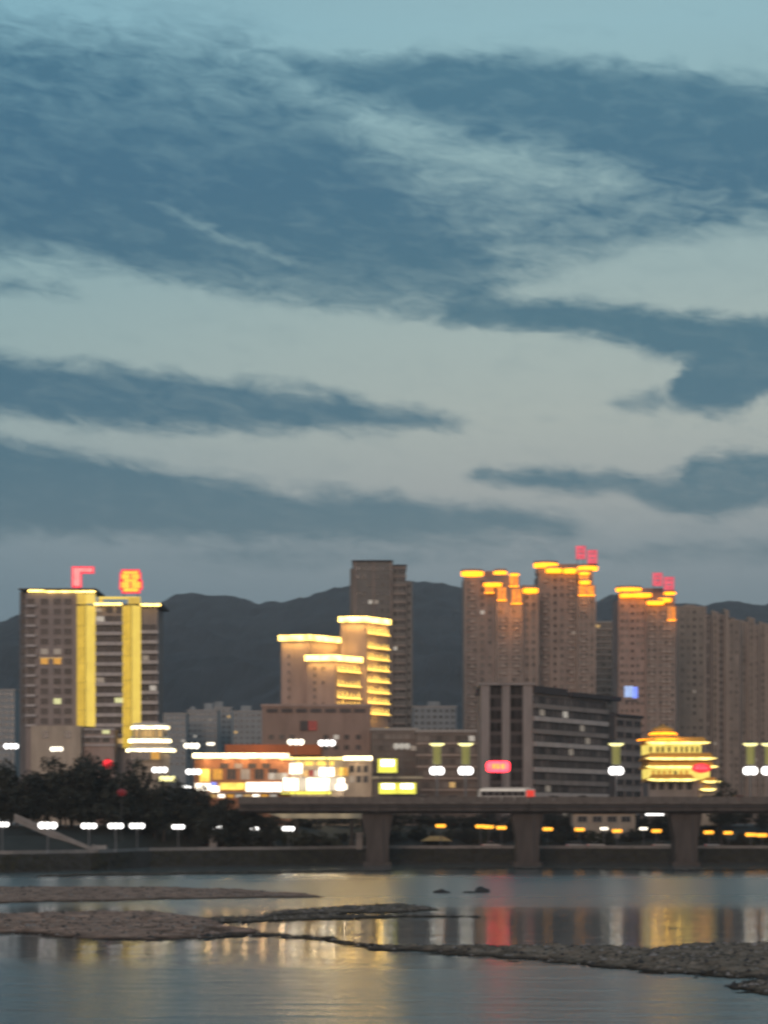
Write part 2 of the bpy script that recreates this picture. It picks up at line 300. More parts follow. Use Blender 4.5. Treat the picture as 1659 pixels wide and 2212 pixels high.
# river
def water_mat():
    m = bpy.data.materials.new('river_water'); m.use_nodes = True; t = m.node_tree; b = t.nodes['Principled BSDF']
    b.inputs['Base Color'].default_value = (.10, .135, .14, 1); b.inputs['IOR'].default_value = 1.5
    co = t.nodes.new('ShaderNodeTexCoord')
    def noise_(sx_, sy_, d):
        mp = t.nodes.new('ShaderNodeMapping'); t.links.new(co.outputs['Object'], mp.inputs[0]); mp.inputs['Scale'].default_value = (sx_, sy_, 1)
        n = t.nodes.new('ShaderNodeTexNoise'); n.inputs['Scale'].default_value = 1.0; n.inputs['Detail'].default_value = d; t.links.new(mp.outputs[0], n.inputs[0]); return n.outputs['Fac']
    def op(o, x, y):
        q = t.nodes.new('ShaderNodeMath'); q.operation = o
        for i, v in enumerate((x, y)):
            if isinstance(v, bpy.types.NodeSocket): t.links.new(v, q.inputs[i])
            else: q.inputs[i].default_value = v
        return q.outputs[0]
    # running water is ruffled, the pools sheltered by the bars lie calm
    sp = t.nodes.new('ShaderNodeSeparateXYZ'); t.links.new(co.outputs['Object'], sp.inputs[0])
    yy = op('ADD', sp.outputs[1], op('MULTIPLY', op('SUBTRACT', noise_(.012, .05, 4), .5), 45.0))
    rp = t.nodes.new('ShaderNodeValToRGB'); t.links.new(op('DIVIDE', yy, 450.0), rp.inputs[0]); rp.color_ramp.interpolation = 'B_SPLINE'; e = rp.color_ramp.elements
    st = WATER_ZONES
    while len(e) < len(st): e.new(.5)
    for el, (p, v) in zip(e, st): el.position = p / 450.0; el.color = (v, v, v, 1)
    t.links.new(rp.outputs[0], b.inputs['Roughness'])
    h = op('ADD', op('ADD', op('MULTIPLY', noise_(.12, .5, 4), .95), op('MULTIPLY', noise_(.35, 1.5, 3), .2)), op('MULTIPLY', noise_(.03, .10, 2), .9))
    bp = t.nodes.new('ShaderNodeBump'); bp.inputs['Strength'].default_value = 1.0
    t.links.new(op('ADD', op('MULTIPLY', rp.outputs[0], WATER_WAVE), .035), bp.inputs['Distance'])
    t.links.new(h, bp.inputs['Height']); t.links.new(bp.outputs[0], b.inputs['Normal']); M['river_water'] = m
WATER_ZONES = [(85, .25), (124, .25), (138, .09), (150, .065), (198, .07), (222, .28), (320, .32), (350, .09), (430, .06)]
WATER_WAVE = .8
water_mat()
tag(MB().add([(-1500, -60, 0), (1500, -60, 0), (1500, 520, 0), (-1500, 520, 0)], [(0, 1, 2, 3)]).build('river', 'river_water'), kind='structure')
tag(MB().add([(-1500, -60, -3), (1500, -60, -3), (1500, 520, -3), (-1500, 520, -3)], [(0, 1, 2, 3)]).build('river_bed', 'earth'), kind='structure')

def interp(pts, x):
    if x <= pts[0][0]: return pts[0][1]
    for (a, b), (c, d) in zip(pts, pts[1:]):
        if x <= c:
            t = (x - a) / (c - a); t = t * t * (3 - 2 * t) * .5 + t * .5; return b + (d - b) * t
    return pts[-1][1]
# far bank: waterline distance as a function of world x
BANK = [(-400, 340), (X(0, 352), 352), (X(200, 366), 368), (X(320, 392), 394), (X(430, 400), 401), (X(560, 406), 407), (X(800, 428), 429), (400, 432)]
def bank(x): return interp(BANK, x)
def loft(prof, name, material, jit=0.0, x0=-420, x1=420, step=3.0):
    b = MB(); n = int((x1 - x0) / step); vs = []; k = len(prof)
    for i in range(n + 1):
        x = x0 + step * i; d = bank(x)
        for j, (dd, z) in enumerate(prof):
            nn = noise.noise(Vector((x * .23, dd * .6, z))) * jit
            vs.append((x, d + dd + nn, z + (nn * .5 if j not in (0, k - 1) else 0)))
    b.add(vs, [(i * k + j, (i + 1) * k + j, (i + 1) * k + j + 1, i * k + j + 1) for i in range(n) for j in range(k - 1)])
    return tag(b.build(name, material), kind='structure')
loft([(-1.5, -.6), (0, .05), (1.5, 1.0), (3.2, 2.1), (4.8, 3.1), (5.6, 3.55)], 'embankment', 'bank_stone', .9)
loft([(5.6, 3.55), (12.2, 3.60)], 'promenade', 'promenade')
loft([(12.2, 3.6), (15, 4.4), (20, 5.6), (26, 6.8), (33, 7.8), (42, 8.8), (52, 9.0)], 'bank_slope', 'earth', .7)
g = MB(); gx = [-420 + 6 * i for i in range(141)]
g.add([(x, bank(x) + 51.5, 8.99) for x in gx] + [(x * 6, 4200, 9.0) for x in gx], [(i, i + 1, 142 + i, 141 + i) for i in range(140)])
tag(g.build('ground', 'city_ground'), kind='structure')
# low parapet along the promenade, piece by piece
pw = T('promenade_parapet', 'long low pale concrete parapet along the riverside promenade', 'parapet', (0, bank(0) + 5.9, 3.55))
for i in range(86):
    xa, xb = -95 + 2.4 * i, -95 + 2.4 * (i + 1) - .07; da, db = bank(xa) + 5.9, bank(xb) + 5.9; h = .72 + random.uniform(-.02, .02)
    o_ = pw.location
    vs = [(xa, da, 0), (xb, db, 0), (xb, db + .4, 0), (xa, da + .4, 0), (xa, da, h), (xb, db, h), (xb, db + .4, h), (xa, da + .4, h)]
    MB().add([(p[0], p[1] - o_.y, p[2]) for p in vs], [(3, 2, 1, 0), (4, 5, 6, 7), (0, 1, 5, 4), (1, 2, 6, 5), (2, 3, 7, 6), (3, 0, 4, 7)]).build('parapet_block', 'promenade', pw)
# mountains
def mountains():
    D0 = 3300.0; k = D0 / F
    prof = [(-900, 1330), (-300, 1400), (-60, 1372), (0, 1350), (60, 1322), (150, 1300), (260, 1330), (330, 1312), (345, 1305), (385, 1284), (430, 1281), (500, 1288), (560, 1299), (600, 1297), (650, 1284), (700, 1270), (760, 1262),
            (880, 1256), (930, 1252), (1000, 1268), (1100, 1300), (1200, 1312), (1285, 1292), (1320, 1277), (1360, 1285), (1420, 1300), (1480, 1300), (1510, 1303), (1550, 1296), (1600, 1301), (1659, 1299), (1800, 1280), (2100, 1310), (2600, 1340)]
    b = MB(); vs = []; nx, ny = 330, 60
    for j in range(ny + 1):
        t = j / ny; D = 1300 + 2700 * t
        s = ((D - 1300) / (D0 - 1300)); s = s ** 1.25 if s <= 1 else max(.2, 1 - (s - 1) * 1.6)
        for i in range(nx + 1):
            px = -900 + 3500 * i / nx; x = (px - CX) * k
            zt = (HY - interp(prof, px)) * k
            r = noise.fractal(Vector((x * .004, D * .004, 1.3)), 1.0, 2.0, 4) * 60 * (1 - abs(2 * min(s, 1) - 1)) + noise.fractal(Vector((x * .03, D * .03, 0)), 1.0, 2.0, 3) * 7
            vs.append((x, D + 20 * noise.noise(Vector((x * .01, D * .01, 5))), 9 + zt * s + r))
    b.add(vs, [(j * (nx + 1) + i, j * (nx + 1) + i + 1, (j + 1) * (nx + 1) + i + 1, (j + 1) * (nx + 1) + i) for j in range(ny) for i in range(nx)])
    tag(b.build('mountain_ridge', 'forest', smooth=False), kind='structure')
mountains()
STONES = []
# sand and gravel bars: height fields that rise just out of the water
def bar(name, material, top, bot, step, amp, seed, h=.25):
    """top and bottom edges as picture rows over px; turned into plan positions on the water"""
    px0, px1 = top[0][0], top[-1][0]
    y_near = YW(max(p[1] for p in bot)); y_far = YW(min(p[1] for p in top))
    b = MB(); xs0, xs1 = X(px0, y_far if px0 < CX else y_near), X(px1, y_far if px1 > CX else y_near)
    if px0 < 0: xs0 -= 10
    nx, ny = int((xs1 - xs0) / step) + 1, int((y_far - y_near + 6) / step) + 1; keep = {}; vs = []
    Hh = {}
    for j in range(ny + 1):
        for i in range(nx + 1):
            x, y = xs0 + i * step, y_near - 3 + j * step
            px = CX + x * F / y; yt, yb = YW(interp(top, px)), YW(interp(bot, px))
            dist = min(y - yb, yt - y)
            n1 = noise.fractal(Vector((x * .09 + seed, y * .05, seed)), 1.0, 2.0, 5); n2 = noise.fractal(Vector((x * .8, y * .8, seed)), .8, 2.0, 4)
            n3 = noise.fractal(Vector((x * 2.6, y * 1.3, seed + 4)), .8, 2.0, 3); n4 = noise.fractal(Vector((x * .22, y * .30, seed + 9)), .9, 2.0, 4)
            z = max(-.35, min(h, dist * .075)) + n1 * amp + n4 * amp * .9 + n2 * .13 + n3 * .12
            if px < px0 or px > px1: z = -.4
            Hh[i, j] = z; vs.append((x, y, max(z, -.4)))
    fs = []
    for j in range(ny):
        for i in range(nx):
            if max(Hh[i, j], Hh[i + 1, j], Hh[i, j + 1], Hh[i + 1, j + 1]) > -.12:
                q = j * (nx + 1) + i; fs.append((q, q + 1, q + nx + 2, q + nx + 1))
    good = [q for q, v in enumerate(vs) if v[2] > .03]; rs_ = random.Random(int(seed * 7))
    for q in rs_.sample(good, min(len(good) // 3, 900)): STONES.append(vs[q])
    b.add(vs, fs); o = b.build(name, material); tag(o, kind='structure')
    me = o.data
    import bmesh
    bm = bmesh.new(); bm.from_mesh(me); bmesh.ops.delete(bm, geom=[v for v in bm.verts if not v.link_faces], context='VERTS'); bm.to_mesh(me); bm.free()
    return o
bar('sandbar', 'sand_brown', [(-40, 1918), (300, 1917), (500, 1922), (640, 1930), (700, 1938)], [(-40, 1952), (200, 1948), (420, 1942), (600, 1940), (700, 1939)], .9, .10, 2.0, .25)
bar('sandbar', 'sand_brown', [(-40, 1976), (150, 1973), (330, 1972), (430, 1985), (520, 2006), (560, 2014)], [(-40, 2014), (100, 2020), (220, 2030), (400, 2031), (500, 2022), (560, 2016)], .5, .19, 9.0, .26)
bar('sandbar', 'gravel_dark', [(520, 1992), (620, 1966), (760, 1958), (860, 1953), (900, 1957), (950, 1965)], [(520, 1995), (620, 1977), (760, 1974), (860, 1972), (900, 1969), (950, 1966)], .5, .10, 14.0, .22)
bar('sandbar', 'gravel_dark', [(330, 1988), (500, 1982), (700, 1977), (900, 1977), (1060, 1980)], [(330, 1998), (500, 1994), (700, 1988), (900, 1983), (1060, 1981)], .5, .10, 21.0, .16)
bar('sandbar', 'gravel_dark', [(780, 2046), (860, 2042), (1000, 2042), (1100, 2046), (1250, 2046), (1400, 2050), (1520, 2040), (1700, 2038)], [(780, 2048), (860, 2056), (1000, 2066), (1150, 2076), (1300, 2090), (1450, 2104), (1600, 2116), (1700, 2122)], .30, .18, 5.0, .45)
bar('sandbar', 'gravel_dark', [(440, 2024), (560, 2014), (700, 2026), (800, 2040), (880, 2046)], [(440, 2028), (560, 2022), (700, 2034), (800, 2047), (880, 2051)], .35, .13, 33.0, .02)
bar('sandbar', 'gravel_dark', [(1560, 2132), (1600, 2122), (1700, 2114)], [(1560, 2134), (1600, 2140), (1700, 2156)], .3, .12, 40.0, .2)
bar('mudbank', 'gravel_dark', [(80, 1892), (250, 1886), (500, 1884), (750, 1880), (850, 1881)], [(80, 1894), (250, 1892), (500, 1888), (750, 1884), (850, 1882)], 1.2, .08, 51.0, .12)
bar('mudbank', 'gravel_dark', [(850, 1876), (1050, 1874), (1250, 1876), (1500, 1878), (1700, 1877)], [(850, 1877), (1050, 1878), (1250, 1879), (1500, 1882), (1700, 1880)], 1.2, .10, 57.0, .02)
def stones():
    rs_ = random.Random(77); b = MB()
    for (x, y, z) in STONES:
        s_ = rs_.uniform(.06, .20) * (1.8 if rs_.random() < .06 else 1); x += rs_.uniform(-.3, .3); y += rs_.uniform(-.3, .3); k = rs_.choice((0, 0, 1)); a_ = rs_.uniform(0, 6)
        vs = [(x + s_ * math.cos(a_ + 1.57 * i) * rs_.uniform(.7, 1.3), y + s_ * math.sin(a_ + 1.57 * i) * rs_.uniform(.7, 1.3), z - .02) for i in range(4)] + [(x + rs_.uniform(-.3, .3) * s_, y, z + s_ * rs_.uniform(.5, 1.0))]
        b.add(vs, [(0, 1, 4), (1, 2, 4), (2, 3, 4), (3, 0, 4)], k)
    tag(b.build('gravel', ['rock', 'promenade']), 'loose stones strewn over the sand and gravel bars', 'gravel', None, 'stuff')
stones()
def rock(px, py, w, h, label, seed):
    D = YW(py); b = MB(); n, m = 12, 6; vs = []
    for j in range(m + 1):
        ph = math.pi / 2 * j / m
        for i in range(n):
            th = 2 * math.pi * i / n; d = Vector((math.cos(th) * math.cos(ph), math.sin(th) * math.cos(ph), math.sin(ph)))
            r = 1 + .35 * noise.noise(d * 1.6 + Vector((seed, 0, 0))); vs.append((d.x * r * w / 2, d.y * r * w * .35, d.z * r * h - .12))
    b.add(vs, [(j * n + i, j * n + (i + 1) % n, (j + 1) * n + (i + 1) % n, (j + 1) * n + i) for j in range(m) for i in range(n)])
    tag(b.build('river_rock', 'rock', None, (X(px, D), D, 0)), label, 'rock', 'dark rocks standing in the shallow water')
rock(954, 1929, 2.6, .6, 'low flat dark rock in open water, leftmost of the three', 1.0)
rock(1012, 1929, 2.0, .4, 'smallest dark rock in the water, between the two larger ones', 2.2)
rock(1040, 1928, 2.3, .85, 'tallest dark rock in open water, rightmost of the three', 4.1)


# ------------------------------------------------------------------ evening haze round everything
def haze():
    m = bpy.data.materials.new('evening_haze'); m.use_nodes = True; t = m.node_tree; t.nodes.clear()
    v = t.nodes.new('ShaderNodeVolumePrincipled'); v.inputs['Color'].default_value = (.86, .87, .92, 1); v.inputs['Density'].default_value = .00012; v.inputs['Anisotropy'].default_value = .2
    o = t.nodes.new('ShaderNodeOutputMaterial'); t.links.new(v.outputs[0], o.inputs['Volume']); M['evening_haze'] = m
    tag(MB().box(-2700, 2700, -90, 4300, -5, 480).build('haze', 'evening_haze'), kind='stuff')
haze()

# ================================================================== FAR LOW BLOCKS
def block(label, px0, px1, py, D, wall='far_wall', cols=5, rows=7, floor=3.2, litp=.02, roofbits=(), depth=14, group='distant apartment blocks', w=1.5, h=1.5, bands=False, name='apartment_block'):
    B = Bld(name, label, 'building', (px0 + px1) / 2, D, 9.0, 0, group)
    B.box('wall', wall, px0, px1, py, None, 0, depth)
    MB().box(B.u(px0) - .3, B.u(px1) + .3, -.3, depth + .3, B.z(py), B.z(py) + .8).build('roof', 'frame_grey', B.root)
    for (a, b_, hh) in roofbits:
        MB().box(B.u(a), B.u(b_), 3, 9, B.z(py) + .8, B.z(py) + .8 + hh).build('roof_hut', wall, B.root)
    H = B.z(py); n = rows
    cs = [px0 + (px1 - px0) * (i + .5) / cols for i in range(cols)]
    for j in range(n):
        zz = H - 2.6 - floor * j
        if zz < 3: break
        py_ = HY - (zz + 9 - HC) * F / D
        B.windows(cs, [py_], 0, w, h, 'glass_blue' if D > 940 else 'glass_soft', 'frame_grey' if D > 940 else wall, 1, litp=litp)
        if bands: MB().box(B.u(px0) - .1, B.u(px1) + .1, -.55, 0, zz - 1.0, zz - .35).build('floor_band', 'taupe_trim', B.root)
    return B
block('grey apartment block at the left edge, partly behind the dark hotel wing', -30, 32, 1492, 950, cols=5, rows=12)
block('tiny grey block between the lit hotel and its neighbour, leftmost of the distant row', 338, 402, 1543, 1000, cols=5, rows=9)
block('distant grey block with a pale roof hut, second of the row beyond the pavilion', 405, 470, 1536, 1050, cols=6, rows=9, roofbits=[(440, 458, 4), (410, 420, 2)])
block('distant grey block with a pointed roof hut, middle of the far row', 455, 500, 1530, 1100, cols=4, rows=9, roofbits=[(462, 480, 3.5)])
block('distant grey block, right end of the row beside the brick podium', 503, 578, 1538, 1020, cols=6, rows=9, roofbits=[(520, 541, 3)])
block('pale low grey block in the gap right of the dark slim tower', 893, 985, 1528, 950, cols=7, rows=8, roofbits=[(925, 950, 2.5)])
block('grey slab tower filling the gap between the crowned towers', 1285, 1336, 1345, 930, 'olive_wall', 4, 26, 3.3, w=1.7, h=1.6, bands=True, name='apartment_tower', group='plain apartment towers')
block('brown low office block behind the bridge lamps, right of the hotel podium', 802, 900, 1578, 540, 'brown_wall', 7, 5, 3.4, .06, depth=16, group=None, w=1.6, h=1.5, name='office_block')
block('dark brown low block between the hotel podium and the striped office', 900, 1040, 1582, 530, 'brown_wall', 10, 5, 3.4, .03, depth=16, group=None, w=1.6, h=1.6, bands=True, name='office_block')

# ================================================================== LIT HOTEL TOWER (left)
A = Bld('hotel_tower', 'tall mauve hotel tower with two glowing yellow columns at left', 'building', 190, 600)
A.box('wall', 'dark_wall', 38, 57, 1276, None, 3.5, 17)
A.box('wall', 'mauve_wall', 56, 166, 1281, None, 0, 18)
A.box('wall', 'mauve_wall', 165.5, 304, 1309, None, .6, 18)
A.box('wall', 'mauve_wall', 303.5, 339, 1311, None, 1.6, 17)
rows = fr_rows(1302, 1560, 13)
lit = {(1, 6): 'win_orange', (2, 6): 'win_orange', (2, 10): 'win_green', (2, 5): 'win_dim', (1, 5): 'win_dim'}
A.windows([67, 96, 124, 147], [r + 4 for r in rows], 0, 2.4, 1.9, 'glass_black', 'mauve_wall', 1, lit)
for r in rows:
    A.box('balcony', 'pale_trim', 57, 79, r + 5, r + 10, -1.3, 0)
for r in rows[6:7]:
    A.box('window_canopy', 'win_warm', 87, 135, r - 10, r - 8.2, -.5, -.2)
A.windows([47], rows, 3.5, 1.2, 1.5, 'glass_black', 'frame_dark', 0)
rows2 = fr_rows(1342, 1606, 13)
lit2 = {(0, 0): 'win_white', (2, 8): 'win_green', (2, 12): 'win_warm', (0, 6): 'win_dim'}
A.windows([216, 236, 256], rows2, .6, 2.6, 1.7, 'glass_black', 'frame_dark', 1, lit2)
for r in rows2:
    A.box('balcony', 'pale_trim', 206, 266, r + 1, r + 8.5, -.75, .6)
rows3 = fr_rows(1360, 1600, 12)
A.windows([313, 329], rows3, 1.6, 2.0, 1.7, 'glass_black', 'frame_dark', 1, {(0, 3): 'win_dim', (1, 6): 'win_white'})
for r in rows3:
    A.box('balcony', 'pale_trim', 304, 341.5, r + 1, r + 8.5, .2, 1.6)
A.windows([212, 236, 258], [1322], .6, 2.2, 1.5, 'glass_black', 'frame_dark', 1, {(0, 0): 'win_dim'})
# lit columns: two angled flanks each, clad with light panels one by one
def lit_column(pl, pm, pr, pt, pb, n, seed):
    rnd = random.Random(seed)
    zt, zb = A.z(pt), A.z(pb); pts = [(A.u(pl), .55), (A.u(pm), -2.2), (A.u(pr), .55)]
    col = MB().prism([pts[0], pts[1], pts[2]], zb - .3, zt + .3).build('light_column', 'frame_dark', A.root)
    cuts = sorted([0, 1] + [min(.97, max(.03, (i + rnd.uniform(-.25, .25)) / n)) for i in range(1, n)])
    for side, (p, q, m_) in enumerate(((pts[0], pts[1], 'panel_yellow'), (pts[1], pts[2], 'panel_yellow_pale'))):
        dxy = Vector((q[0] - p[0], q[1] - p[1])); nn = Vector((dxy.y, -dxy.x)).normalized() * .12
        for c0, c1 in zip(cuts, cuts[1:]):
            z0, z1 = zb + (zt - zb) * c0 + (.10 if side == 0 else .03), zb + (zt - zb) * c1
            e0, e1 = .04, .96
            a_ = (p[0] + dxy.x * e0, p[1] + dxy.y * e0); b_ = (p[0] + dxy.x * e1, p[1] + dxy.y * e1)
            MB().prism([(a_[0] + nn.x, a_[1] + nn.y), (b_[0] + nn.x, b_[1] + nn.y), b_, a_], z0, z1).build('light_panel', m_, col)
    MB().box(A.u(pl) - .1, A.u(pl) + .12, .1, .5, zb, zt).build('edge_light', 'panel_yellow_pale', col)
    MB().box(A.u(pr) - .12, A.u(pr) + .1, .1, .5, zb, zt).build('edge_light', 'panel_yellow_pale', col)
lit_column(164, 187, 205, 1309, 1570, 6, 1)
lit_column(265.5, 286, 303, 1309, 1616, 8, 2)
# upper portal frames and roof lights
for pl, pr in ((168, 186), (278, 303)):
    A.box('roof_pylon', 'panel_yellow', pl, pr, 1283 if pl < 200 else 1292, 1305, -1.6, .5)
A.box('roof_pylon', 'panel_yellow_pale', 187, 206, 1283, 1304, -1.2, .5)
A.box('roof_frame', 'panel_yellow_pale', 214, 303, 1289.5, 1294, -1.0, .4)
A.box('roof_frame', 'panel_yellow', 214, 222, 1294.3, 1304, -1.0, .4)
A.box('roof_light', 'led_roof', 62, 96, 1274.5, 1279, -.7, -.2); A.box('roof_light', 'led_roof', 97, 206, 1276.5, 1280, -.7, -.2)
A.box('roof_slab', 'frame_dark', 40, 208, 1271, 1274, -.4, 18.4)
A.box('roof_light', 'led_roof', 206, 264, 1303.5, 1308.5, -1.5, -1.0); A.box('roof_light', 'led_roof', 304, 347, 1304.5, 1309.5, -.7, -.2)
A.box('roof_slab', 'frame_dark', 206, 352, 1304.6, 1308.6, -.15, 17.5)
# annex in front
A.box('annex', 'cream_wall', 82, 188, 1572, None, -12, -.3)
A.box('annex', 'pink_wall', 188.5, 255, 1578, None, -9, -.3)
A.windows([113, 160], [1598], -12, 1.6, 2.2, 'glass', 'frame_grey', 0)
for r in (1586, 1604): A.windows([200, 218, 238], [r + 2], -9, 2.4, 1.4, 'glass_black', 'frame_grey', 1, {(2, 0): 'win_green'} if r < 1600 else None)
for r in (1576, 1592, 1610): A.box('floor_band', 'pale_trim', 187, 257, r, r + 4, -9.5, -9)
# roof sign characters
def glyph(label, strokes, face, D, posts, pybase, name='roof_sign_character', rim='neon_rim', grow=2.6, group=None, inner=None):
    pxs = [s_[0] for s_ in strokes] + [s_[1] for s_ in strokes]; pc = (min(pxs) + max(pxs)) / 2
    zb = Z(pybase, D); r_ = T(name, label, 'sign', (X(pc, D), D, zb), 0, group); k = D / F
    u = lambda px: (px - pc) * k
    zz = lambda py: Z(py, D) - zb
    for (a, b_, t, bt) in strokes:
        st = MB().box(u(a), u(b_), -.35, -.12, zz(bt), zz(t)).build('stroke', face, r_)
        b = MB(); t_ = grow * k
        b.box(u(a) - t_, u(b_) + t_, -.1, .15, zz(bt) - t_, zz(t) + t_); b.build('stroke_rim', rim, st)
    for px in posts: MB().tube((u(px), .5, 0), (u(px), .5, zz(min(s_[2] for s_ in strokes) + 4)), .14).build('post', 'frame_dark', r_)
    zc = zz(max(s_[3] for s_ in strokes)) + .8
    MB().box(u(min(posts)), u(max(posts)), .42, .58, zc, zc + .2).build('crossbar', 'frame_dark', r_)
    return r_
glyph('red rimmed roof sign character with one long stroke and a top bar', [(158.5, 173, 1227, 1266), (173.2, 200, 1227, 1235.5)], 'neon_pink', 598, (160, 171), 1271.5, grow=3.4)
glyph('red rimmed yellow roof sign character with two rounded lobes', [(266, 298, 1234, 1240), (263, 280, 1240.8, 1250.5), (284, 301, 1240.8, 1250.5), (267, 297, 1251.3, 1256.5), (262, 280, 1257.3, 1270), (284, 304, 1257.3, 1270), (267, 299, 1270.8, 1278)],
      'neon_yellow', 598, (268, 298), 1289, grow=4.0)

# ================================================================== TIERED WHITE PAVILION
def disc_tier(B, pxa, pxb, py, h, mat_, v0, vs=.45, name='roof_tier'):
    r = (pxb - pxa) / 2 * B.k; c = B.u((pxa + pxb) / 2); z = B.z(py)
    MB().lathe([(r * .80, z - h * .5), (r, z - h * .15), (r, z + h * .2), (r * .86, z + h * .5)], 20, c, v0, 0, 1, vs).build(name, 'white_paint', B.root)
    MB().lathe([(r * 1.02, z - h * .30), (r * 1.02, z + h * .12)], 24, c, v0, 0, 1, vs * 1.02).build('light_ring', mat_, B.root)
I = Bld('tiered_pavilion', 'round pavilion with three stacked white glowing eaves by the trees', 'pavilion', 318, 480)
for a, b_, t, bt in ((283, 355, 1573, 1593), (279, 357, 1601, 1613), (282, 360, 1622, None)):
    r = (b_ - a) / 2 * I.k
    MB().lathe([(r, 0 if bt is None else I.z(bt)), (r, I.z(t))], 18, I.u((a + b_) / 2), 6, 0, 1, .45).build('wall', 'cream_wall', I.root)
for px in (288, 300, 336, 350):
    MB().tube((I.u(px), 1.4, I.z(1595)), (I.u(px), 1.4, I.z(1572)), .25).build('column', 'cream_paint', I.root)
for px in (296, 318, 340): put_mesh(win_mesh(2.6, 1.9, 'win_warm', 'frame_dark', 1), 'window', I.root, (I.u(px), 1.7 + .012 * (px - 318) ** 2 * .1, I.z(1592)))
for px in (290, 312, 334): put_mesh(win_mesh(2.2, 2.0, 'win_orange' if px == 334 else 'glass', 'frame_grey', 1), 'window', I.root, (I.u(px), 1.6, I.z(1640)))
disc_tier(I, 277, 359, 1568, 2.0, 'led_cream', 6); disc_tier(I, 272, 363, 1597, 2.2, 'led_cream', 6); disc_tier(I, 267, 373, 1618, 1.9, 'led_cream', 6)

# ================================================================== STEPPED HOTEL WITH GOLD ROOF LINES
B = Bld('stepped_hotel', 'stepped pink hotel with three gold lit rooflines on a brick podium', 'building', 715, 560)
def vol(pl, pcn, pr, pt, ptr, vl, vc, vr, py_bot, backv=16, wallm='pink_wall'):
    zl = B.z(pt); zb = B.z(py_bot)
    foot = [(B.u(pl), vl), (B.u(pcn), vc), (B.u(pr), vr), (B.u(pr), backv), (B.u(pl), backv)]
    w = MB().prism(foot, zb, zl).build('wall', wallm, B.root)
    o = 5 * B.k
    rf = [(B.u(pl) - o, vl - .6), (B.u(pcn), vc - .9), (B.u(pr) + o, vr - .6), (B.u(pr) + o, backv + .5), (B.u(pl) - o, backv + .5)]
    roof = MB().prism(rf, zl + .9, zl + 1.5).build('roof', 'podium_wall', B.root)
    for p, q in ((rf[0], rf[1]), (rf[1], rf[2])):
        d = Vector((q[0] - p[0], q[1] - p[1])); n = Vector((d.y, -d.x)).normalized() * .35
        MB().prism([(p[0] + n.x, p[1] + n.y), (q[0] + n.x, q[1] + n.y), q, p], zl - .25, zl + 1.45).build('roof_light', 'led_roof', roof)
    return foot, zl, zb
f1 = vol(605, 668, 738, 1379, 1385, 6, 4, 13, 1530, 22)
f3 = vol(735, 790, 839, 1336, 1344, 8.5, 8, 17, 1578, 24)
f2 = vol(664, 725, 776, 1426, 1434, 0, -1, 7.5, 1530, 12)
def ledges(foot, rows, zfun, n):
    p, q = Vector(foot[1]), Vector(foot[2]); d = (q - p); L_ = d.length; ang = math.atan2(d.y, d.x); dn = d.normalized(); nn = Vector((dn.y, -dn.x))
    for i, py in enumerate(rows):
        z = zfun(py)
        bal = T('lit_balcony', None, None, (p.x + nn.x * .05, p.y + nn.y * .05, z), ang); bal.parent = B.root
        MB().box(.4, L_ - .2, -.95, -.05, 0, .28).build('ledge', 'pink_wall', bal)
        MB().box(.4, L_ - .2, -.98, -.80, .30, .60).build('strip_light', 'led_ledge', bal)
        for k in range(n):
            x = .9 + (L_ - 1.8) * k / (n - 1)
            MB().tube((x, -.45, .32), (x, -.45, .32 + random.uniform(1.5, 2.3)), .24, .04, 5).build('light_tube', 'led_ledge', bal)
GOLD = (1, .60, .14)
for (fo, zt) in ((f1[0], f1[1]), (f2[0], f2[1]), (f3[0], f3[1])):
    for i_ in (0, 1):
        p_, q_ = fo[i_], fo[i_ + 1]; L0 = math.hypot(q_[0] - p_[0], q_[1] - p_[1]); o_ = added_wash(B.root, ((p_[0] + q_[0]) / 2 + (.5 if i_ else 0), (p_[1] + q_[1]) / 2 - 1.3, zt - .4), GOLD, 1100, .5, L0, True)
        o_.rotation_euler = (R(-22), 0, math.atan2(q_[1] - p_[1], q_[0] - p_[0]))
for py in (1385, 1425, 1465, 1505, 1540): added_wash(B.root, (B.u(822), 8.0, B.z(py)), GOLD, 700, .6)
for py in (1465, 1505): added_wash(B.root, (B.u(758), -1.5, B.z(py)), GOLD, 500, .6)
for px in (722, 752): added_wash(B.root, (B.u(px), 5.0, B.z(1395)), GOLD, 600, .6)
ledges(f3[0], [1365, 1396, 1421, 1445, 1470, 1494, 1517, 1541], B.z, 7)
ledges(f2[0], [1453, 1484, 1510, 1529], B.z, 6)
for px in (622, 640, 656): B.windows([px], fr_rows(1400, 1525, 8), 4.6 if px > 650 else 5.2, .5, 1.1, 'glass', 'pink_wall', 0, skip=.15)
for px in (680, 698, 714): B.windows([px], fr_rows(1448, 1525, 6), -.6, .5, 1.1, 'glass', 'pink_wall', 0, skip=.15)
B.box('wall', 'podium_wall', 570, 801, 1529, None, -9, 20); B.box('parapet', 'pink_wall', 568, 803, 1525, 1530.5, -9.4, -9.05)
for i in range(7): B.box('parapet_recess', 'office_dark', 580 + 31 * i, 604 + 31 * i, 1535, 1543, -9.25, -9.0)
B.box('sign_box', 'office_dark', 651, 669, 1561, 1581, -9.6, -9.02); B.box('sign_box', 'red_paint', 669.4, 687, 1561, 1581, -9.7, -9.02)
for py in (1563, 1568, 1573): B.box('sign_stroke', 'lantern_dim', 673, 684, py, py + 2, -9.8, -9.72)
B.windows([590, 612, 634, 706, 728, 750, 775], [1600, 1622], -9, 1.5, 1.4, 'glass', 'podium_wall', 1, litp=.08)
B.box('wall', 'brown_wall', 803.5, 842, 1580, None, -2, 16)
B.box('light_tube', 'led_ledge', 818, 838, 1566, 1570, 16.0, 16.5)

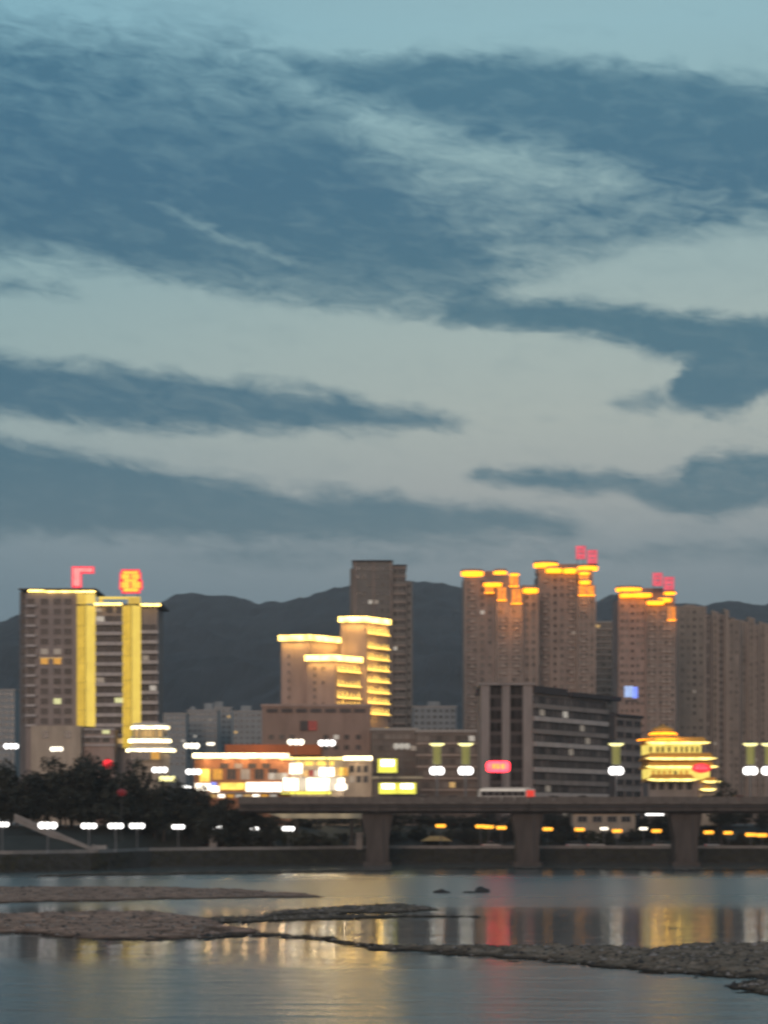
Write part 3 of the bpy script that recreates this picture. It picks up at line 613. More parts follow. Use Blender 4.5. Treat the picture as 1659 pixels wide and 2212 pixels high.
# ================================================================== SLIM DARK TOWER
Cc = Bld('apartment_tower', 'tall slim dark unlit tower standing behind the stepped hotel', 'building', 822, 700)
for a, b_, t, v0, v1 in ((763, 847, 1213, 0, 20), (847.5, 877, 1221, 1.2, 18), (756, 762.5, 1226, 2.0, 18), (877.5, 891, 1254, 2.4, 17)):
    Cc.box('wall', 'tower_dark', a, b_, t, None, v0, v1)
Cc.box('roof_slab', 'roof_dark', 760, 849, 1210.5, 1213, -.8, 20.8); Cc.box('roof_slab', 'roof_dark', 849.5, 879, 1219, 1221, .6, 18.5)
Cc.windows([774, 787, 800, 813, 826, 839], fr_rows(1232, 1560, 19), 0, 1.35, 1.6, 'glass', 'tower_dark', 1, {(2, 4): 'win_white', (3, 4): 'win_dim'}, litp=.004, skip=.12)
Cc.windows([854, 864, 872], fr_rows(1238, 1570, 19), 1.2, 1.2, 1.7, 'glass_black', 'frame_grey', 0, litp=.006)
Cc.windows([884], fr_rows(1268, 1570, 17), 2.4, 1.1, 1.5, 'glass_black', 'frame_grey', 0)
for r in fr_rows(1224, 1580, 20): Cc.box('floor_band', 'taupe_wall', 848, 878, r, r + 3, .75, 1.2)
for px in (767, 807, 845): Cc.box('pilaster', 'taupe_wall', px - 1.6, px + 1.6, 1214, None, -.45, 0)

# ================================================================== CROWNED APARTMENT TOWERS
def cornice(Bd, pxa, pxb, pt, pb, v0, depth=7.0, m='led_amber', name='crown_cornice'):
    """a projecting lit eave: slab, curved light trough under it, set on the roof edge"""
    ua, ub, z0, z1 = Bd.u(pxa), Bd.u(pxb), Bd.z(pb), Bd.z(pt); h = z1 - z0; c = (ua + ub) / 2; r = (ub - ua) / 2
    o = MB().prism([(c + r * math.cos(t) * 1.0, v0 + depth / 2 + depth / 2 * math.sin(t)) for t in [2 * math.pi * k / 16 for k in range(16)]], z0 + h * .72, z1 + .25).build(name, 'taupe_trim', Bd.root)
    MB().prism([(c + r * math.cos(t) * .97, v0 + depth / 2 + depth * .47 * math.sin(t)) for t in [2 * math.pi * k / 16 for k in range(16)]], z0, z0 + h * .70, 0, .04).build('light_trough', m, o)
    return o
def glowbay(Bd, pxa, pxb, pt, pb, v):
    """a lit attic bay: wall with its floodlit look put in as glow, behind two slim columns with lamps at its foot"""
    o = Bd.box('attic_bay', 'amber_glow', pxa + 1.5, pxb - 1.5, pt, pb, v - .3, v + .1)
    for px in (pxa, (pxa + pxb) / 2, pxb): Bd.box('bay_column', 'taupe_trim', px - 1.0, px + 1.0, pt - 1, pb, v - .8, v - .35, o)
    Bd.box('lamp_strip', 'led_amber', pxa, pxb, pb, pb + 2.2, v - 1.1, v - .45, o)
def ribs(Bd, pxs, pt, v, m='taupe_trim', w=1.2):
    for px in pxs: Bd.box('pilaster', m, px - w, px + w, pt, None, v - .5, v)
GT = 'towers with amber crowns'
D1 = Bld('apartment_tower', 'crowned tower with a stepped amber attic, first from the dark hillside', 'building', 1075, 800, group=GT)
D1.box('wall', 'taupe_wall', 1002, 1071, 1246, None, 0, 22); D1.box('wall', 'taupe_wall', 1071.5, 1127, 1272, None, -3, 20); D1.box('wall', 'taupe_wall', 1127.5, 1163, 1283, None, -1, 22)
D1.box('attic', 'podium_wall', 1048, 1066, 1232, 1246, 2, 12); D1.box('attic', 'podium_wall', 1097, 1122, 1246, 1272, 0, 12); D1.box('attic', 'podium_wall', 1128, 1160, 1262, 1283, 3, 14)
cornice(D1, 996, 1045, 1231, 1243, -2); cornice(D1, 1067, 1096, 1230, 1242, -1); cornice(D1, 1043, 1083, 1260, 1269, -7, 6); cornice(D1, 1129, 1162, 1269, 1281, -4, 6); cornice(D1, 1100, 1121, 1240, 1244, -4, 5, 'led_amber')
D1.box('crown_wall', 'taupe_wall', 1066, 1098, 1242, 1272, -1, 8)
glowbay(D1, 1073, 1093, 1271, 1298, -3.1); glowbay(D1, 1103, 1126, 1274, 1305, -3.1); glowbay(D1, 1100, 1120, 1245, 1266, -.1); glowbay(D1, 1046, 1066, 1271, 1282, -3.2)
AMB = (1, .36, .06)
for px, py, v, w_ in ((1083, 1318, -6, 500), (1114, 1325, -7, 900), (1025, 1258, -5, 260), (1146, 1298, -5, 300), (1100, 1255, -6, 400), (1105, 1360, -9, 700)): added_wash(D1.root, (D1.u(px), v, D1.z(py)), AMB, w_, .8)
R1 = fr_rows(1262, 1700, 28)
D1.windows([1042], R1[:27], 0, 1.6, 1.7, 'glass_soft', 'taupe_wall', 1, {(0, 4): 'win_white'}, litp=.01)
D1.windows([1013, 1026, 1058], R1, 0, 1.3, 1.5, 'glass_soft', 'taupe_trim', 0, skip=.1, litp=.006)
D1.windows([1080, 1092, 1109, 1120], R1[4:], -3, 1.3, 1.5, 'glass_soft', 'taupe_trim', 1, skip=.05, litp=.006)
D1.windows([1138, 1152], R1[2:], -1, 1.4, 1.6, 'glass_soft', 'taupe_wall', 0, litp=.005)
ribs(D1, (1005, 1034, 1069), 1246, 0); ribs(D1, (1073, 1100, 1126), 1300, -3); ribs(D1, (1146, 1161), 1284, -1)
D2 = Bld('apartment_tower', 'tallest crowned tower with rose neon characters on its roof', 'building', 1220, 815, group=GT)
D2.box('wall', 'taupe_wall', 1163.5, 1246, 1238, None, 0, 24); D2.box('wall', 'taupe_wall', 1246.5, 1285, 1266, None, -2.5, 20)
D2.box('attic', 'podium_wall', 1208, 1248, 1217, 1238, 2, 14); D2.box('crown_wall', 'taupe_wall', 1160, 1200, 1226, 1238, .5, 10); D2.box('crown_wall', 'taupe_wall', 1250, 1280, 1232, 1266, -1, 10)
cornice(D2, 1153, 1206, 1213, 1225, -2); cornice(D2, 1178, 1213, 1227, 1238, -5, 6); cornice(D2, 1216, 1244, 1227, 1239, -5, 6); cornice(D2, 1248, 1292, 1221, 1232, -3, 7); cornice(D2, 1249, 1272, 1237, 1243, -5, 4); cornice(D2, 1249, 1273, 1255, 1264, -6, 4)
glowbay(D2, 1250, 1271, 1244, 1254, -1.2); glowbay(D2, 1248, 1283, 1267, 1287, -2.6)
for px, py, v, w_ in ((1180, 1243, -5, 260), (1228, 1252, -6, 260), (1262, 1302, -7, 500), (1262, 1250, -6, 300)): added_wash(D2.root, (D2.u(px), v, D2.z(py)), AMB, w_, .8)
R2 = fr_rows(1256, 1700, 28)
D2.windows([1199], R2, 0, 1.0, 1.2, 'glass_black', 'taupe_wall', 0)
D2.windows([1172, 1184, 1214, 1228, 1239], R2, 0, 1.3, 1.5, 'glass_soft', 'taupe_wall', 0, skip=.08, litp=.006)
D2.windows([1254, 1265, 1277], R2[2:], -2.5, 1.3, 1.7, 'glass_soft', 'taupe_trim', 1, litp=.01)
ribs(D2, (1165, 1192, 1206, 1244), 1239, 0); ribs(D2, (1248, 1271, 1284), 1290, -2.5)
D3 = Bld('apartment_tower', 'crowned tower rising above the gold pavilion, farthest to the right', 'building', 1398, 830, group=GT)
D3.box('wall', 'pink_wall', 1336, 1394, 1291, None, 0, 22); D3.box('wall', 'taupe_wall', 1394.5, 1459, 1310, None, -2.0, 20)
D3.box('attic', 'podium_wall', 1386, 1436, 1268, 1291, 4, 14); D3.box('attic', 'podium_wall', 1405, 1440, 1280, 1310, 1, 8); D3.box('crown_wall', 'taupe_wall', 1340, 1384, 1277, 1291, .6, 10); D3.box('crown_wall', 'taupe_wall', 1440, 1458, 1286, 1310, 0, 8)
cornice(D3, 1331, 1387, 1267, 1277, -2); cornice(D3, 1337, 1366, 1282, 1291, -5, 6); cornice(D3, 1364, 1406, 1281, 1291, -5.5, 6); cornice(D3, 1394, 1432, 1299, 1308, -7, 6); cornice(D3, 1418, 1448, 1292, 1302, -6, 5); cornice(D3, 1434, 1460, 1278, 1284, -3, 6)
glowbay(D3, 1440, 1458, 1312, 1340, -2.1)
for px, py, v, w_ in ((1352, 1300, -6, 420), (1385, 1305, -6, 420), (1415, 1322, -7, 380), (1450, 1350, -6, 320)): added_wash(D3.root, (D3.u(px), v, D3.z(py)), AMB, w_, .8)
R3 = fr_rows(1312, 1700, 25)
D3.windows([1366], R3, 0, 1.0, 1.2, 'glass_black', 'pink_wall', 0)
D3.windows([1344, 1354, 1378, 1388], R3, 0, 1.2, 1.4, 'glass_soft', 'pink_wall', 0, skip=.1, litp=.004)
D3.windows([1401, 1412, 1426, 1438, 1451], R3[1:], -2.0, 1.4, 1.6, 'glass_soft', 'taupe_trim', 1, litp=.006)
ribs(D3, (1337, 1360, 1372, 1393), 1292, 0, 'pink_wall'); ribs(D3, (1406, 1419, 1432, 1445), 1311, -2.0)
bal_me = MB().box(-1.0, 1.0, -.95, 0, 0, .14).box(-1.0, 1.0, -.95, -.85, .14, 1.0).mesh('balcony', [M['taupe_trim']])
for Bd, px, v, rows_ in ((D1, 1086, -3, R1[5:]), (D1, 1114.5, -3, R1[5:]), (D1, 1020, 0, R1), (D2, 1259.5, -2.5, R2[3:]), (D2, 1178, 0, R2), (D2, 1234, 0, R2), (D3, 1406.5, -2, R3[1:]), (D3, 1432, -2, R3[1:]), (D3, 1444.5, -2, R3[2:])):
    for r_ in rows_:
        if random.random() < .9: put_mesh(bal_me, 'balcony', Bd.root, (Bd.u(px), v, Bd.z(r_) - .5))
def neon_char(label, pxa, pxb, pt, pb, D, base, seed):
    rnd = random.Random(seed); w = pxb - pxa; h = pb - pt
    st = [(pxa, pxb, pt, pt + h * .14), (pxa, pxa + w * .2, pt + h * .15, pb), (pxb - w * .2, pxb, pt + h * .15, pb), (pxa + w * .21, pxb - w * .21, pt + h * .38, pt + h * .5), (pxa + w * .21, pxb - w * .21, pt + h * .66, pt + h * .78), (pxa + w * .42, pxb - w * .42, pt + h * .15, pt + h * .37), (pxa + w * .21, pxb - w * .21, pb - h * .12, pb)]
    glyph(label, st, 'neon_rose', D, (pxa + 3, pxb - 3), base, 'roof_sign_character', 'rose_rim', 1.0, 'rose neon characters on the tower roofs')
neon_char('rose neon character on the tallest crowned tower, nearer the dark hillside', 1245, 1264, 1180, 1207, 812, 1220, 1)
neon_char('rose neon character on the tallest crowned tower, lower of its pair', 1270, 1289, 1189, 1217, 811, 1221, 2)
neon_char('rose neon character on the tower above the pavilion, higher of its pair', 1411, 1430, 1238, 1265, 828, 1279, 3)
neon_char('rose neon character on the tower above the pavilion, lower of its pair', 1435, 1455, 1247, 1274, 826, 1278, 4)

# ================================================================== PLAIN APARTMENT TOWERS (right)
def plain_tower(label, segs, D, cols, rows, litp=.006):
    c = (segs[0][0] + segs[-1][1]) / 2
    P = Bld('apartment_tower', label, 'building', c, D, group='plain apartment towers')
    for a, b_, t, v0, m in segs:
        P.box('wall', m, a, b_ - .4, t, None, v0, 20); P.box('roof_slab', 'taupe_trim', a - .6, b_ - .6, t - 2.2, t, v0 - .35, 20.3)
        P.box('roof_hut', m, a + (b_ - a) * .3, a + (b_ - a) * .7, t - 9, t - 2.2, 6, 12)
        P.box('pilaster', 'taupe_trim', a + .2, a + 2.4, t + 2, None, v0 - .5, v0); P.box('pilaster', 'taupe_trim', b_ - 3, b_ - 1, t + 2, None, v0 - .5, v0)
    for px, v, w, g_ in cols:
        seg = [s_ for s_ in segs if s_[0] <= px <= s_[1]][0]
        P.windows([px], fr_rows(seg[2] + 14, 1700, rows), v, w, 1.6, 'glass_soft' if g_ == 'glass' else 'glass_black', 'olive_wall', 0, litp=litp, skip=.04)
    return P
plain_tower('plain olive grey tower with a blank flank, just right of the gold pavilion roof', [(1463, 1526, 1312, 0, 'olive_wall'), (1526, 1538, 1330, 3, 'office_dark')], 900, [(1474, 0, 1.2, 'glass'), (1487, 0, 1.2, 'glass'), (1500, 0, 1.0, 'glass_black'), (1514, 0, 1.2, 'glass'), (1532, 3, 1.6, 'glass')], 25)
plain_tower('plain grey tower with a column of dark balcony openings, second from the edge', [(1538, 1552, 1324, 0, 'olive_wall'), (1552, 1566, 1330, 1.5, 'tower_dark'), (1566, 1575, 1320, 0, 'olive_wall'), (1575, 1600, 1340, 2.0, 'concrete_wall')], 910, [(1545, 0, 1.1, 'glass'), (1556, 1.5, 1.0, 'glass_black'), (1562, 1.5, 1.0, 'glass_black'), (1581, 2, 1.2, 'glass'), (1593, 2, 1.2, 'glass')], 25)
plain_tower('plain grey tower with close vertical ribs, half hidden by its neighbour', [(1600, 1616, 1345, 0, 'concrete_wall'), (1616, 1630, 1338, -1, 'olive_wall'), (1630, 1640, 1352, 1, 'concrete_wall')], 930, [(1607, 0, 1.2, 'glass'), (1622, -1, 1.2, 'glass'), (1635, 1, 1.0, 'glass')], 25)
plain_tower('plain grey tower cut off by the right edge of the photo', [(1640, 1656, 1348, 0, 'olive_wall'), (1656, 1672, 1354, 1, 'concrete_wall'), (1672, 1720, 1350, 0, 'olive_wall')], 940, [(1648, 0, 1.2, 'glass'), (1664, 1, 1.2, 'glass'), (1684, 0, 1.2, 'glass'), (1700, 0, 1.2, 'glass')], 25)

# ================================================================== STRIPED DARK OFFICE
O = Bld('office_building', 'dark office building with tall piers and horizontal window bands behind the viaduct', 'building', 1150, 485)
O.box('wall', 'office_dark', 1040, 1150, 1482, None, 0, 22)
for a, b_ in ((1038, 1057), (1084, 1101), (1129, 1150)): O.box('pier', 'office_stone', a, b_, 1481, None, -1.4, -.02)
O.box('roof_slab', 'office_stone', 1036, 1156, 1475, 1481, -1.8, 22.4)
for a, b_ in ((1057.5, 1083.5), (1101.5, 1128.5)):
    for r in fr_rows(1500, 1712, 9):
        for q in range(2):
            pa = a + (b_ - a) * q / 2; O.box('window', 'glass_black', pa + .8, pa + (b_ - a) / 2 - .8, r - 18, r, -.22, -.02)
ang = R(52)   # right wing turns back from the corner
wing = T('wing', None, None, (O.u(1151), 0, 0), ang); wing.parent = O.root
def wx(px):   # distance along the wing for a picture column
    t = (px - CX) / F; x0, y0 = X(1151, 485), 485.0; return (t * y0 - x0) / (math.cos(ang) - t * math.sin(ang))
def wbox(name, m, xa, xb, za, zb, va, vb, parent=None): return MB().box(xa, xb, va, vb, za, zb).build(name, m, parent or wing)
LW, LW2, LE = wx(1310), wx(1333), wx(1388)
Htop = O.z(1484); H2 = Htop - 1.6
wbox('wall', 'office_stone', 0.05, LW, 0, H2, 0, 18); wbox('stair_tower', 'office_dark', LW + .02, LW2, 0, H2 - 3.0, .6, 18); wbox('wall', 'office_stone', LW2 + .02, LE, 0, H2 - 4.2, .4, 18)
wbox('roof_slab', 'roof_dark', -.2, LW * .42, H2 + .02, H2 + 1.9, -1.0, 18.6); wbox('roof_slab', 'roof_dark', LW * .45, LW2, H2 + .02, H2 + 1.2, -1.6, 18.6); wbox('roof_slab', 'roof_dark', LW2 + .1, LE + .3, H2 - 4.15, H2 - 3.5, -.3, 18.3)
fl = 3.42; nf = int(H2 / fl)
for j in range(nf):
    z0 = H2 - fl * (j + 1) + .9
    if z0 < 1.5: break
    wbox('floor_band', 'pale_trim' if j % 2 else 'office_stone', 0, LW, z0 - 1.5, z0 - .25, -.75, 0)
    n = 13
    for i in range(n):
        w = LW / n - .35; x = LW * (i + .5) / n; g_ = 'glass_office'
        if random.random() < .05: g_ = 'win_dim'
        if (i, j) in ((5, 1), (8, 2), (6, 4)): g_ = 'win_white' if j == 1 else 'win_dim'
        put_mesh(win_mesh(w, 1.75, g_, 'frame_dark', 1), 'window', wing, (x, 0, z0))
    for i in range(3):
        w = (LE - LW2) / 3 - .7; put_mesh(win_mesh(w, 1.6, 'glass_black', 'office_stone', 1), 'window', wing, (LW2 + (LE - LW2) * (i + .5) / 3, .4, max(.5, z0 - 4.3)))
bb = Bld('roof_billboard', 'blue white lit box sign on the office roof corner', 'sign', 1364, 515, Z(1517, 515))
bb.box('face', 'sign_blue', 1349, 1367, 1482, 1506, -.4, 0); bb.box('side_panel', 'shop_blue', 1367.2, 1377, 1484, 1508, -.2, .6); bb.box('frame', 'frame_dark', 1350, 1377, 1512, 1515, -.3, .8)
for px in (1354, 1372): bb.box('post', 'frame_dark', px - .8, px + .8, 1515, None, .2, .5)

# ================================================================== GOLD PAVILION
G = Bld('gold_pavilion', 'gold lit pavilion with a domed cap roof and stacked glowing eaves', 'pavilion', 1470, 462)
kx = G.k
def eave(pxa, pxb, pt, pb, v0, v1, m='led_gold', name='eave'):
    o = MB().add([(G.u(pxa), v0, G.z(pb)), (G.u(pxb), v0, G.z(pb)), (G.u(pxb), v1, G.z(pb)), (G.u(pxa), v1, G.z(pb)),
              (G.u(pxa + 9), v0 + 1.6, G.z(pt) + .95), (G.u(pxb - 9), v0 + 1.6, G.z(pt) + .95), (G.u(pxb - 9), v1 - 1.6, G.z(pt) + .95), (G.u(pxa + 9), v1 - 1.6, G.z(pt) + .95)],
             [(3, 2, 1, 0), (4, 5, 6, 7), (0, 1, 5, 4), (1, 2, 6, 5), (2, 3, 7, 6), (3, 0, 4, 7)]).build(name, 'gold_tile', G.root)
    s0, s1, zb_ = G.u(pxa), G.u(pxb), G.z(pb) - .1; w_ = min(2.2, (s1 - s0) * .25)      # strip with upturned tips
    MB().yprism([(s0 - .5, zb_ + .45), (s0 + w_ * .5, zb_ + .08), (s0 + w_, zb_), (s1 - w_, zb_), (s1 - w_ * .5, zb_ + .08), (s1 + .5, zb_ + .45), (s1 - w_ * .4, zb_ + .62), (s1 - w_, zb_ + .6), (s0 + w_, zb_ + .6), (s0 + w_ * .4, zb_ + .62)], v0 - .3, v0 - .02).build('light_strip', m, o)
    return o
cu, zc = G.u(1440), G.z(1598)
for px in (1415, 1440, 1466): added_wash(G.root, (G.u(px), -1.5, zc + 1.0), (1, .55, .10), 260, .4)
MB().lathe([(6.4, 0), (5.0, .7), (3.7, 1.5), (3.0, 2.5), (2.7, 3.1), (1.6, 3.6), (.5, 3.9), (.2, 4.3)], 20, cu, 6, 0, 1.0, .9).build('dome_roof', 'gold_tile', G.root, (0, 0, zc))
MB().lathe([(3.85, 1.5), (3.3, 2.1)], 20, cu, 6, 0, 1.0, .9).build('light_ring', 'led_amber', G.root, (0, 0, zc)); MB().lathe([(6.7, .02), (6.7, .3), (6.45, .3)], 20, cu, 6, 0, 1.0, .9).build('light_ring', 'led_amber', G.root, (0, 0, zc))
G.box('wall', 'pav_wall_glow', 1400, 1516, 1607, 1628, 1.2, 12); eave(1396, 1531, 1600, 1607, -.6, 13)  # pavilion walls glow by themselves in place of floodlight falling on them
for px in (1407, 1422, 1433, 1447, 1462, 1474, 1485, 1497, 1508): put_mesh(win_mesh(.55, 1.3, 'glass', 'gold_tile', 0), 'window', G.root, (G.u(px), 1.2, G.z(1624)))
eave(1395, 1544, 1634, 1641, -1.2, 13.5); G.box('wall', 'gold_tile', 1400, 1530, 1628.4, 1656, 1.4, 12)
eave(1395, 1546, 1653, 1659, -1.6, 13.5); G.box('wall', 'pav_wall_glow', 1402, 1534, 1660, 1682, .6, 12)
for px in (1412, 1424, 1436, 1448, 1460, 1472, 1484): put_mesh(win_mesh(.6, 1.4, 'win_orange' if px % 5 else 'glass', 'gold_tile', 0), 'window', G.root, (G.u(px), .6, G.z(1677)))
eave(1398, 1502, 1681, 1687, -2.0, 12); G.box('wall', 'office_stone', 1402, 1510, 1688.5, None, .9, 12); eave(1517, 1553, 1687, 1691, -1.6, 6); G.box('wall', 'cream_wall', 1511, 1550, 1692.5, None, .5, 8)
eave(1511, 1540, 1704, 1708, -2.2, .4, 'led_gold', 'awning')
for px in (1412, 1430, 1450, 1470, 1490): put_mesh(win_mesh(1.4, 1.9, 'glass_black', 'frame_grey', 1), 'window', G.root, (G.u(px), .9, G.z(1706)))
rs = T('round_sign', 'red lit oval sign hanging on the gold pavilion corner', 'sign', (X(1515, 458), 458, Z(1672, 458)))
MB().lathe([(2.5, -.15), (2.5, .15)], 20, 0, 0, 0, 1, .5).build('rim', 'lantern_red', rs, (0, 0, 1.5)).rotation_euler = (R(90), 0, 0)
MB().box(-1.7, 1.7, -.35, -.2, 1.2, 1.8).build('lettering_bar', 'neon_rose', rs); MB().box(-1.4, 1.0, -.35, -.2, 2.0, 2.3).build('lettering_bar', 'neon_rose', rs); MB().tube((0, .1, .2), (0, .1, 3.0), .1).build('bracket', 'frame_dark', rs)

# ================================================================== LIT MALL
H = Bld('shopping_mall', 'low rust brown mall with glowing shopfronts and a long white roof light', 'building', 610, 505)
H.box('wall', 'rust_wall', 420, 628, 1640, None, 0, 26); H.box('wall', 'cream_wall', 628.5, 742, 1642, None, -.8, 24); H.box('wall', 'cream_wall', 742.5, 803, 1645, None, .6, 22)
H.box('roof', 'orange_tile', 482, 690, 1606, 1629, 7, 24); H.box('roof_slab', 'frame_grey', 416, 628, 1631, 1640, -1.2, 26); H.box('roof_slab', 'frame_grey', 742, 806, 1637, 1645, -.2, 22)
H.box('roof_light', 'led_cream', 418, 624, 1627.5, 1637, -1.6, -1.22); H.box('roof_light', 'led_cream', 742, 803, 1633.5, 1642, -.7, -.22)
for px in (450, 490, 530, 570, 610): added_wash(H.root, (H.u(px), -2.2, H.z(1641)), (1, .62, .26), 500, .5)
for px in (640, 680, 720): added_wash(H.root, (H.u(px), -6, H.z(1690)), (1, .80, .50), 900, 1.0)
added_wash(H.root, (H.u(772), -2.2, H.z(1652)), (1, .70, .36), 260, .5); added_wash(H.root, (H.u(560), 3.5, H.z(1622)), (1, .5, .2), 200, .6)
def lights(px0, px1, py0, py1, n, m, v, gap=.8):
    for i in range(n):
        a = px0 + (px1 - px0) * i / n; b_ = px0 + (px1 - px0) * (i + 1) / n
        H.box('lit_pane', m if isinstance(m, str) else m[i % len(m)], a + gap / 2, b_ - gap / 2, py0, py1, v, v + .25)
lights(605, 740, 1636, 1641, 12, 'led_gold', -1.4); lights(640, 722, 1645, 1654, 9, ('shop_yellow', 'win_warm', 'shop_yellow'), -1.3)
lights(626, 654, 1649, 1672, 1, 'shop_white', -2.0); lights(690, 722, 1658, 1677, 1, 'shop_white', -2.0); lights(655, 690, 1664, 1677, 3, ('win_warm', 'lantern_dim', 'win_white'), -1.3); lights(723, 752, 1658, 1676, 3, ('win_warm', 'shop_yellow', 'win_orange'), -1.3, 1.2)
lights(612, 745, 1681, 1708, 8, ('shop_white', 'shop_white', 'win_white', 'shop_white'), -1.6, 1.6); lights(608, 716, 1710, 1716, 1, 'sign_lemon', -2.6); lights(725, 750, 1694, 1706, 1, 'shop_white', -1.7)
lights(422, 455, 1692, 1708, 2, 'shop_white', -.6); lights(456, 468, 1690, 1697, 1, 'shop_blue', -.8); lights(456, 474, 1698, 1711, 1, 'shop_white', -.6); lights(475, 530, 1691, 1706, 3, 'shop_yellow', -.6); lights(532, 608, 1690, 1710, 4, 'shop_white', -.6, .4)
lights(580, 622, 1670, 1684, 3, ('win_white', 'win_dim', 'win_white'), -.6)
H.windows([470, 500, 530, 560, 590], [1684], 0, 2.6, 3.0, 'glass', 'rust_wall', 1, {(0, 0): 'win_orange', (2, 0): 'win_dim'}); H.windows([485, 515, 545, 575], [1660], 0, 2.2, 1.4, 'glass', 'rust_wall', 1, litp=.3)
H.windows([760, 775, 790], [1668, 1690], .6, 1.2, 1.8, 'glass', 'frame_grey', 0, litp=.2)
H.box('wall', 'shop_yellow', 432, 453, 1661, 1689, -.5, -.1)
H.box('awning', 'frame_grey', 420, 628, 1711.5, 1714, -3, -.1); lights(432, 600, 1716, 1723, 9, ('win_white', 'win_warm', 'shop_white', 'win_orange'), -.4, 4)
def light_box(label, pxa, pxb, pt, pb, D, n, posts):
    S_ = Bld('light_box_sign', label, 'sign', (pxa + pxb) / 2, D)
    for i in range(n):
        a = pxa + (pxb - pxa) * i / n; b_ = pxa + (pxb - pxa) * (i + 1) / n
        S_.box('face', 'sign_lemon', a + .5, b_ - .5, pt, pb, -.4, 0); S_.box('lamp', 'lamp_white', a + (b_ - a) * .18, b_ - (b_ - a) * .18, pt + 2, pt + (pb - pt) * .55, -.6, -.42)
    S_.box('frame', 'frame_dark', pxa - .5, pxb + .5, pt - 1.5, pt - .2, -.5, .4)
    S_.box('back_panel', 'frame_dark', pxa, pxb, pt, pb, .02, .4)
    for px in posts: S_.box('post', 'frame_dark', px - 1, px + 1, pb - 1, None, .42, .8)
light_box('square lemon yellow light box sign above the wider one', 816, 858, 1639, 1669, 495, 1, (822, 852))
light_box('wide lemon yellow light box sign with two white halves', 818, 899, 1691, 1715, 490, 2, (826, 892))
light_box_low = Bld('shop_row', 'low pale shop strip between the two yellow light boxes', 'building', 857, 500)
light_box_low.box('wall', 'brown_wall', 806, 910, 1683, None, 0, 10); light_box_low.box('roof_slab', 'cream_paint', 804, 912, 1677, 1682.6, -.8, 10.4)
light_box_low.windows([830, 857, 884], [1712], 0, 2.2, 2.4, 'glass', 'frame_grey', 1)

# ================================================================== VIADUCT
DV = 412.0                                     # near face of the deck
vz0, vz1 = Z(1757, DV), Z(1737, DV)
V_ = T('viaduct', 'long grey concrete viaduct crossing behind the river bars', 'bridge', (X(1142, DV), DV, 0))
ox = V_.location.x
vx = lambda px: X(px, DV) - ox
xa, xb = vx(515), vx(1659) + 60
spans = [vx(515), vx(815), vx(1142), vx(1487), vx(1832)]
for s0, s1 in zip(spans, spans[1:]):
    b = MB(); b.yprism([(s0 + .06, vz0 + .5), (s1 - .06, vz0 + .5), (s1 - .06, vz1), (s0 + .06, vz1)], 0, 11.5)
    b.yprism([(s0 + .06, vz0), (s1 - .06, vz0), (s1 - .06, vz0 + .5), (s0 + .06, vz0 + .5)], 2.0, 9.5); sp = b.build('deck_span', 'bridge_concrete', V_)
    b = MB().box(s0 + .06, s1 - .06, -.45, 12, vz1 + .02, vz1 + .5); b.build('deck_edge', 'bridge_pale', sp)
for s0, s1 in zip(spans, spans[1:]):
    MB().tube((s0 + .3, -.25, vz1 - .55), (s1 - .3, -.25, vz1 - .55), .13, .13, 6).build('conduit', 'frame_dark', V_)
MB().box(xa, xb, 1.0, 10.6, vz1 + .504, vz1 + .52).build('carriageway', 'asphalt', V_)
me = MB().box(0, 2.9, 0, .22, 0, 1.05).box(0, 2.9, -.06, .28, 1.06, 1.2).mesh('parapet_panel', [M['bridge_pale']])
i = 0
while xa + 3 * i < xb:
    put_mesh(me, 'parapet_panel', V_, (xa + 3 * i, -.40, vz1 + .5)); put_mesh(me, 'parapet_panel', V_, (xa + 3 * i, 11.6, vz1 + .5)); i += 1
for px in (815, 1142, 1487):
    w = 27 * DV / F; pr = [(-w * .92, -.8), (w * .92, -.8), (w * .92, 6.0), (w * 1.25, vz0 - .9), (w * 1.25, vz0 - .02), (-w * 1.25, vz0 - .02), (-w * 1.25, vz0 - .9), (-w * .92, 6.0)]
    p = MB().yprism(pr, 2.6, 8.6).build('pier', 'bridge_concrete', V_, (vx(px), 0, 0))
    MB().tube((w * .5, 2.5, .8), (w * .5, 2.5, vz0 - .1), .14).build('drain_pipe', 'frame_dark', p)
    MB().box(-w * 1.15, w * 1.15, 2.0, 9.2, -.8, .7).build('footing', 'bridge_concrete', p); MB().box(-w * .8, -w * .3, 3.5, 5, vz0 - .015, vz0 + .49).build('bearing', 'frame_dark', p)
# pale lit ramp beam showing beneath the deck
rp_ = Bld('ramp_beam', 'long pale lit concrete ramp beam tucked beneath the viaduct at left', 'bridge', 675, 436, 3.0)
for px in (610, 655, 700, 745): added_wash(rp_.root, (rp_.u(px), -2.2, rp_.z(1760)), (1, .82, .55), 110, .3)  # unseen lights added under the deck to brighten the beam
MB().yprism([(rp_.u(610), rp_.z(1768)), (rp_.u(782), rp_.z(1768)), (rp_.u(782), rp_.z(1756)), (rp_.u(575), rp_.z(1756))], 0, 4).build('beam', 'soffit', rp_.root)
for px in (640, 760): rp_.box('post', 'bridge_concrete', px - 4, px + 4, 1768.3, None, .8, 3.2)
pl = Bld('kiosk', 'low pale riverside kiosk glimpsed under the viaduct deck', 'building', 1305, 450, 5.5)
pl.box('wall', 'cream_wall', 1238, 1372, 1757, None, 0, 6); pl.box('roof_slab', 'promenade', 1234, 1376, 1753, 1756.7, -.8, 6.5); pl.windows([1258, 1290, 1322, 1352], [1775], 0, 2.2, 1.3, 'glass', 'frame_grey', 1)
ul = Bld('soffit_lamp', 'long white lamp under the viaduct deck beside the second pier', 'lamp', 1414, 426, Z(1757, 426))
